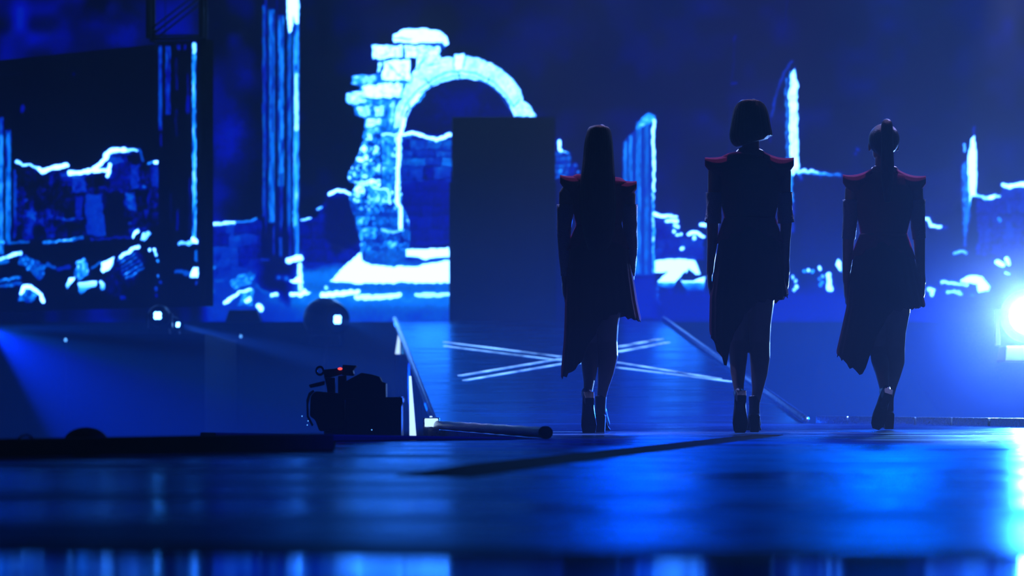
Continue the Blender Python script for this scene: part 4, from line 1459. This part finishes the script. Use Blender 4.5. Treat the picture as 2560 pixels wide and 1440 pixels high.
def walker(spec):
    W = Frame(spec['cx'], spec['D'], spec['gy'])
    s = W.s
    mb = MB()
    # torso
    T = spec['torso']     # (py, left, right, half depth)
    mb.tube([(W((l+r)/2, y, dd), (r-l)/2*s, hd) for (y, l, r, hd, dd) in T], 30)
    hx, ht, hc_ = spec['head']
    mb.tube([(W(hx, T[0][0]+12, 0.0), 30*s, 0.055), (W(hx, T[0][0]-6, -0.002), 22*s, 0.050), (W(hx, T[0][0]-28, 0.004), 21.5*s, 0.050), (W(hx, hc_-14, 0.012), 22*s, 0.052)], 22)
    c, hh_, hw_ = head(mb, W, hx, ht, hc_, 0.01)
    for sd in ('armL', 'armR'):
        a = spec[sd]
        chain(mb, W, a, 18)
        hand(mb, W, a[-1][0], a[-1][1]+4, -1 if sd == 'armL' else 1, a[-1][2])
    for k in ('legL', 'legR'):
        chain(mb, W, spec[k], 22)
    # feet hidden in the boots
    mats = []
    for (px, py, d, pitch, yaw, roll) in spec['feet']:
        # boot origin so that its ankle point (0,-0.015,0.15) sits on the leg's ankle
        R = Matrix.Rotation(yaw, 4, 'Z') @ Matrix.Rotation(roll, 4, 'Y') @ Matrix.Rotation(pitch, 4, 'X')
        ank = W(px, py, d)
        M4 = Matrix.Translation(ank) @ R @ Matrix.Translation((0, 0.013, -0.165))
        mats.append(M4)
        mb.tube([(M4 @ Vector((0, -0.013, 0.17)), 0.022, 0.026), (M4 @ Vector((0, 0.02, 0.11)), 0.024, 0.026), (M4 @ Vector((0, 0.09, 0.05)), 0.03, 0.018), (M4 @ Vector((0, 0.135, 0.036)), 0.024, 0.012)], 14)
    body = mb.build('person', M['skin'], None, voxel=0.0045, relax=5)
    body.location = W.org
    tag(body, spec['label'], 'person', 'three walkers in matching dresses')
    for M4 in mats:
        boot(body, M4)
    # bodice hugging the torso, from the neckline to the waist
    bd = MB()
    ys = np.linspace(spec['bod'][0][0], spec['bod'][-1][0], 30)
    rings = []
    for y in ys:
        rw = spec['bod']
        l = np.interp(y, [q[0] for q in rw], [q[1] for q in rw]); r = np.interp(y, [q[0] for q in rw], [q[2] for q in rw]); hd = np.interp(y, [q[0] for q in rw], [q[3] for q in rw])
        rings.append((W((l+r)/2, y, 0.0), (r-l)/2*s, hd))
    bd.tube(rings, 40, cap=False)
    dress = bd.build('dress_bodice', M['dress'], body, smooth=True)
    sk = skirt(W, spec['rows'], spec['hem'], ytop=spec['waist']-4, seed=spec['seed'])
    sk.build('skirt', M['skirt'], body, smooth=True)
    # peplum band at the waist
    pe = skirt(W, spec['prow'], [(-1, spec['waist']+62, spec['waist']+40), (-0.4, spec['waist']+30, spec['waist']+20), (0, spec['waist']+16, spec['waist']+12), (0.4, spec['waist']+30, spec['waist']+20), (1, spec['waist']+58, spec['waist']+40)],
               pleat=0.015, npl=14, ytop=spec['waist']-2)
    pe.build('peplum', M['dress'], body, smooth=True)
    bl = MB()
    wl, wr = np.interp(spec['waist'], [q[0] for q in spec['bod']], [q[1] for q in spec['bod']]), np.interp(spec['waist'], [q[0] for q in spec['bod']], [q[2] for q in spec['bod']])
    bl.tube([(W((wl+wr)/2, spec['waist']-4, 0), (wr-wl)/2*s+0.004, 0.112), (W((wl+wr)/2, spec['waist']+4, 0), (wr-wl)/2*s+0.006, 0.114)], 40, cap=False)
    bl.build('waist_seam', M['dress'], body, smooth=True)
    for k, sd in (('capL', -1), ('capR', 1)):
        cap_sleeve(W, *spec[k], sd).build('shoulder_cap', M['dress'], body, voxel=0.004, relax=2)
    # crystal mesh sleeves over the elbows
    for k, sd in (('armL', -1), ('armR', 1)):
        a = spec[k]
        y0, y1 = spec['sleeve']
        ay = [p[1] for p in a]
        pts = []
        for i in range(14):
            t = i/13
            y = y0+(y1-y0)*t
            x = np.interp(y, ay, [p[0] for p in a]); dp = np.interp(y, ay, [p[2] for p in a]); w = np.interp(y, ay, [p[3] for p in a]); hd = np.interp(y, ay, [p[4] for p in a])
            fl = 1.8*(1-t)**3*2+1.6+spec['flare']*t*t
            pts.append((W(x, y, dp), (w+fl)*s, hd+fl*s))
        sv = MB()
        sv.tube(pts, 30, cap=False, mod=lambda th, v: 1+0.035*math.sin(9*th+v*17)+0.02*math.sin(23*th-v*31))
        sv.build('mesh_sleeve', M['sleeve'], body, smooth=True)
    return W, body, c, hh_, hw_


def hair_loft(W, body, rows, d0, name='hair', n=120, amp=0.018, seed=2, cap=False):
    """rows: (py, left, right, half depth, depth offset)"""
    r = np.random.RandomState(seed)
    ph = r.rand(6)*6
    mb = MB()
    pts = [(W((l+rr)/2, y, dd+d0), (rr-l)/2*W.s, hd) for (y, l, rr, hd, dd) in rows]

    def mod(th, v):
        return 1+amp*(0.5*math.sin(31*th+ph[0]+v*2)+0.35*math.sin(53*th+ph[1]-v*3)+0.3*math.sin(17*th+ph[2]+v*4))*min(1, v*2+0.2)
    mb.tube(pts, n, (1, 0, 0), cap, mod)
    return mb.build(name, M['hair'], body, smooth=True)


def densify(rows, k=4):
    rows = np.array(rows, float)
    out = []
    # Catmull-Rom so that outlines stay round
    for i in range(len(rows)-1):
        p0 = rows[max(i-1, 0)]; p1 = rows[i]; p2 = rows[i+1]; p3 = rows[min(i+2, len(rows)-1)]
        for j in range(k):
            t = j/k
            out.append(0.5*((2*p1)+(-p0+p2)*t+(2*p0-5*p1+4*p2-p3)*t*t+(-p0+3*p1-3*p2+p3)*t**3))
    out.append(rows[-1])
    return [tuple(q) for q in out]


# first walker: long straight hair
w1 = dict(cx=1496, D=16.3, gy=1080, seed=1, label='person with long straight dark hair and cap-shouldered dress, walking away beside the panel',
          head=(1497, 325, 417), waist=566,
          torso=[(446, 1452, 1540, 0.055, 0), (462, 1428, 1564, 0.080, 0), (490, 1424, 1568, 0.105, 0), (530, 1434, 1558, 0.108, 0.01), (566, 1444, 1550, 0.092, 0.01),
                 (620, 1434, 1562, 0.105, -0.01), (680, 1430, 1566, 0.120, -0.02), (730, 1440, 1558, 0.110, -0.01), (760, 1460, 1538, 0.08, 0)],
          armL=[(1424, 474, 0, 19, 0.046), (1415, 485, 0, 18, 0.045), (1413, 530, 0, 16.5, 0.042), (1410, 580, 0.0, 15, 0.038), (1410, 600, 0.01, 14.5, 0.036), (1412, 640, 0.02, 13, 0.032), (1413, 675, 0.03, 10, 0.025), (1412, 700, 0.035, 8.5, 0.024)],
          armR=[(1566, 480, 0, 19, 0.046), (1573, 490, 0, 17, 0.045), (1574, 535, 0, 16, 0.042), (1577, 590, 0.0, 15, 0.038), (1579, 612, 0.01, 14.5, 0.036), (1577, 650, 0.02, 13, 0.032), (1576, 690, 0.03, 10, 0.025), (1577, 712, 0.035, 8.5, 0.024)],
          legL=[(1466, 700, 0, 36, 0.095), (1466, 760, 0.0, 35, 0.090), (1469, 810, 0.02, 30, 0.075), (1473, 860, 0.04, 24, 0.062), (1474, 895, 0.0, 22.5, 0.062), (1474, 925, -0.08, 19, 0.052), (1473, 955, -0.15, 14, 0.040), (1470, 985, -0.20, 11, 0.034)],
          legR=[(1524, 700, 0, 36, 0.095), (1523, 760, 0, 33, 0.090), (1519, 810, 0.01, 28, 0.075), (1519, 855, 0.02, 25, 0.062), (1520, 890, 0.01, 25.5, 0.062), (1515, 930, 0.0, 21, 0.050), (1508, 970, 0.0, 14, 0.038), (1502, 1005, 0.0, 11, 0.032)],
          feet=[(1469, 988, -0.21, -1.22, 0.05, 0.0), (1502, 1008, 0.0, 0.0, -0.12, 0.0)],
          bod=[(440, 1440, 1554, 0.050), (452, 1420, 1572, 0.088), (475, 1418, 1574, 0.112), (510, 1428, 1564, 0.118), (540, 1436, 1557, 0.112), (570, 1441, 1553, 0.104)],
          rows=[(560, 1441, 1553, 0.105), (620, 1426, 1572, 0.135), (700, 1416, 1584, 0.16), (752, 1414, 1592, 0.175), (800, 1413, 1602, 0.18), (850, 1411, 1604, 0.18), (950, 1402, 1606, 0.18)],
          prow=[(560, 1441, 1553, 0.106), (600, 1424, 1568, 0.135), (640, 1412, 1580, 0.155)],
          hem=[(-1, 946, 930), (-0.86, 940, 900), (-0.55, 908, 860), (-0.42, 872, 850), (0.0, 800, 800), (0.4, 782, 790), (0.7, 792, 795), (1, 803, 800)],
          capL=((1468, 434), (1438, 443), (1400, 437), 40), capR=((1530, 440), (1560, 456), (1592, 452), 40), sleeve=(512, 690), flare=0.5)
W, b, c, hh_, hw_ = walker(w1)
hair_loft(W, b, densify([(315, 1492, 1502, 0.015, 0.0), (316.5, 1481, 1514, 0.065, 0.0), (322, 1471, 1523, 0.092, 0.0), (334, 1466, 1528, 0.112, -0.005), (360, 1461, 1532, 0.110, -0.012), (395, 1458, 1534, 0.095, -0.035),
                         (425, 1455, 1536, 0.075, -0.075), (460, 1451, 1538, 0.055, -0.11), (520, 1450, 1540, 0.040, -0.128), (580, 1458, 1534, 0.032, -0.125), (625, 1470, 1520, 0.02, -0.12)]), 0.0)

# second walker: bob
w2 = dict(cx=1877, D=16.3, gy=1080, seed=2, label='person with short dark bob and cap-shouldered dress, walking away, middle of three',
          head=(1877, 263, 354), waist=548,
          torso=[(384, 1838, 1916, 0.052, 0), (402, 1806, 1944, 0.075, 0), (430, 1796, 1952, 0.105, 0), (480, 1802, 1946, 0.110, 0.01), (515, 1810, 1940, 0.1, 0.01), (548, 1817, 1930, 0.092, 0.01),
                 (600, 1808, 1942, 0.105, -0.01), (660, 1802, 1946, 0.122, -0.02), (715, 1812, 1940, 0.112, -0.01), (755, 1832, 1918, 0.08, 0)],
          armL=[(1794, 422, 0, 19, 0.048), (1788, 430, 0, 18.5, 0.046), (1786, 480, 0, 17, 0.044), (1784, 535, 0.0, 15, 0.039), (1782, 560, 0.01, 15, 0.037), (1781, 610, 0.02, 13, 0.032), (1777, 655, 0.03, 10, 0.025), (1775, 682, 0.035, 9, 0.024)],
          armR=[(1954, 422, 0, 19, 0.048), (1959, 430, 0, 18.5, 0.046), (1960, 480, 0, 17, 0.044), (1963, 535, 0.0, 15, 0.039), (1965, 560, 0.01, 15, 0.037), (1963, 610, 0.02, 13, 0.032), (1964, 655, 0.03, 10, 0.025), (1966, 682, 0.035, 9, 0.024)],
          legL=[(1842, 690, 0, 36, 0.098), (1841, 760, 0.0, 34, 0.090), (1842, 810, 0.02, 30, 0.075), (1846, 855, 0.04, 25, 0.063), (1846, 895, 0.0, 23, 0.062), (1845, 930, -0.08, 19, 0.052), (1846, 960, -0.15, 14, 0.040), (1848, 985, -0.20, 11, 0.034)],
          legR=[(1904, 690, 0, 36, 0.098), (1901, 760, 0, 34, 0.090), (1899, 810, 0.01, 29, 0.075), (1899, 855, 0.02, 26.5, 0.064), (1900, 895, 0.01, 25.5, 0.063), (1898, 935, 0.0, 21, 0.050), (1894, 975, 0.0, 14, 0.038), (1889, 1005, 0.0, 11.5, 0.032)],
          feet=[(1849, 987, -0.21, -1.30, 0.0, 0.03), (1886, 1008, 0.0, 0.0, -0.06, 0.0)],
          bod=[(386, 1836, 1918, 0.052), (398, 1804, 1946, 0.085), (425, 1792, 1956, 0.112), (480, 1797, 1951, 0.120), (515, 1804, 1944, 0.112), (552, 1812, 1936, 0.104)],
          rows=[(540, 1812, 1936, 0.105), (600, 1798, 1950, 0.135), (690, 1784, 1962, 0.16), (745, 1776, 1972, 0.175), (800, 1775, 1974, 0.18), (850, 1775, 1974, 0.18), (930, 1778, 1974, 0.18)],
          prow=[(540, 1811, 1937, 0.106), (580, 1798, 1950, 0.135), (615, 1786, 1962, 0.155)],
          hem=[(-1, 838, 830), (-0.85, 858, 870), (-0.75, 872, 890), (-0.68, 905, 900), (-0.60, 918, 880), (-0.52, 860, 850), (-0.2, 800, 800), (0.1, 760, 770), (0.5, 750, 760), (0.8, 748, 750), (1, 735, 740)],
          capL=((1846, 376), (1812, 397), (1762, 393), 44), capR=((1908, 377), (1942, 400), (1985, 393), 44), sleeve=(482, 556), flare=5.0)
W, b, c, hh_, hw_ = walker(w2)
hair_loft(W, b, densify([(251, 1871, 1881, 0.015, 0.0), (252.5, 1860, 1893, 0.060, 0.0), (258, 1847, 1904, 0.092, 0.0), (268, 1837, 1914, 0.105, -0.004), (290, 1831, 1921, 0.118, -0.01), (315, 1827, 1926, 0.120, -0.016),
                         (335, 1824, 1930, 0.115, -0.020), (348, 1827, 1929, 0.105, -0.022), (357, 1840, 1920, 0.085, -0.022)]), 0.0)

# third walker: ponytail
w3 = dict(cx=2211, D=17.03, gy=1076, seed=3, label='person with high dark ponytail and cap-shouldered dress, walking away, rightmost of three',
          head=(2209, 313, 412), waist=588,
          torso=[(428, 2172, 2250, 0.052, 0), (445, 2146, 2276, 0.075, 0), (475, 2134, 2288, 0.105, 0), (520, 2140, 2280, 0.110, 0.01), (555, 2150, 2270, 0.1, 0.01), (588, 2156, 2262, 0.092, 0.01),
                 (640, 2146, 2276, 0.105, -0.01), (700, 2140, 2282, 0.122, -0.02), (750, 2152, 2272, 0.11, -0.01), (785, 2172, 2252, 0.08, 0)],
          armL=[(2136, 466, 0, 19, 0.048), (2130, 475, 0, 18, 0.046), (2127, 525, 0, 16.5, 0.044), (2123, 580, 0.0, 15, 0.039), (2121, 600, 0.01, 15, 0.037), (2119, 645, 0.02, 13, 0.032), (2116, 685, 0.03, 10, 0.025), (2116, 705, 0.035, 9, 0.024)],
          armR=[(2284, 467, 0, 19, 0.048), (2290, 475, 0, 18, 0.046), (2293, 525, 0, 16.5, 0.044), (2296, 580, 0.0, 15, 0.039), (2298, 600, 0.01, 15, 0.037), (2300, 645, 0.02, 13, 0.032), (2303, 685, 0.03, 10, 0.025), (2306, 706, 0.035, 9, 0.024)],
          legL=[(2180, 715, 0, 37, 0.098), (2184, 780, 0.0, 34, 0.090), (2190, 830, 0.02, 28, 0.075), (2197, 870, 0.04, 23, 0.063), (2200, 900, 0.0, 22, 0.060), (2206, 930, -0.08, 18, 0.050), (2209, 955, -0.15, 14, 0.040), (2212, 978, -0.20, 11, 0.034)],
          legR=[(2242, 715, 0, 37, 0.098), (2242, 780, 0, 33, 0.090), (2238, 830, 0.01, 27, 0.075), (2238, 870, 0.02, 24.5, 0.064), (2238, 905, 0.01, 24, 0.062), (2232, 940, 0.0, 19, 0.050), (2227, 972, 0.0, 13, 0.038), (2222, 1000, 0.0, 11, 0.032)],
          feet=[(2213, 980, -0.21, -1.25, 0.0, 0.30), (2221, 1004, 0.0, 0.0, 0.02, 0.0)],
          bod=[(430, 2170, 2252, 0.052), (442, 2144, 2278, 0.085), (470, 2130, 2292, 0.112), (520, 2136, 2284, 0.120), (555, 2146, 2274, 0.112), (592, 2152, 2266, 0.104)],
          rows=[(580, 2152, 2266, 0.105), (640, 2134, 2284, 0.135), (710, 2122, 2300, 0.16), (765, 2118, 2313, 0.175), (820, 2106, 2314, 0.18), (890, 2090, 2314, 0.19), (950, 2084, 2314, 0.19)],
          prow=[(580, 2151, 2267, 0.106), (620, 2136, 2280, 0.135), (655, 2124, 2292, 0.155)],
          hem=[(-1, 886, 880), (-0.70, 915, 905), (-0.36, 940, 920), (-0.28, 900, 860), (-0.1, 830, 800), (0.1, 780, 780), (0.6, 772, 772), (1, 764, 764)],
          capL=((2180, 420), (2148, 442), (2107, 436), 44), capR=((2240, 420), (2270, 444), (2315, 439), 44), sleeve=(500, 596), flare=1.0)
W, b, c, hh_, hw_ = walker(w3)
# slick cap of hair, tie and ponytail
hc = MB()
hc.ball(c+Vector((0, -0.018, hh_*0.13)), (hw_*1.17, hh_*0.44, hh_*0.405), 36)
hc.tube([(c+Vector((0, -0.06, hh_*0.05)), hw_*0.95, 0.05), (c+Vector((0, -0.055, -hh_*0.14)), hw_*0.80, 0.04), (c+Vector((0, -0.045, -hh_*0.25)), hw_*0.5, 0.02)], 24)
hair = hc.build('hair', M['hair'], b, voxel=0.005, relax=4)
MB().cyl(W(2217, 324, -0.085), W(2217, 316, -0.115), 0.022, 0.020).build('hair_tie', M['rubber'], hair)
hair_loft(W, hair, densify([(303, 2212, 2222, 0.008, -0.10), (306, 2205, 2229, 0.026, -0.112), (318, 2203, 2232, 0.030, -0.135), (350, 2203, 2233, 0.026, -0.145), (390, 2203, 2234, 0.026, -0.142),
                            (430, 2202, 2235, 0.024, -0.135), (470, 2206, 2231, 0.018, -0.13), (505, 2212, 2225, 0.010, -0.13)]), 0.0, 'ponytail', 60)
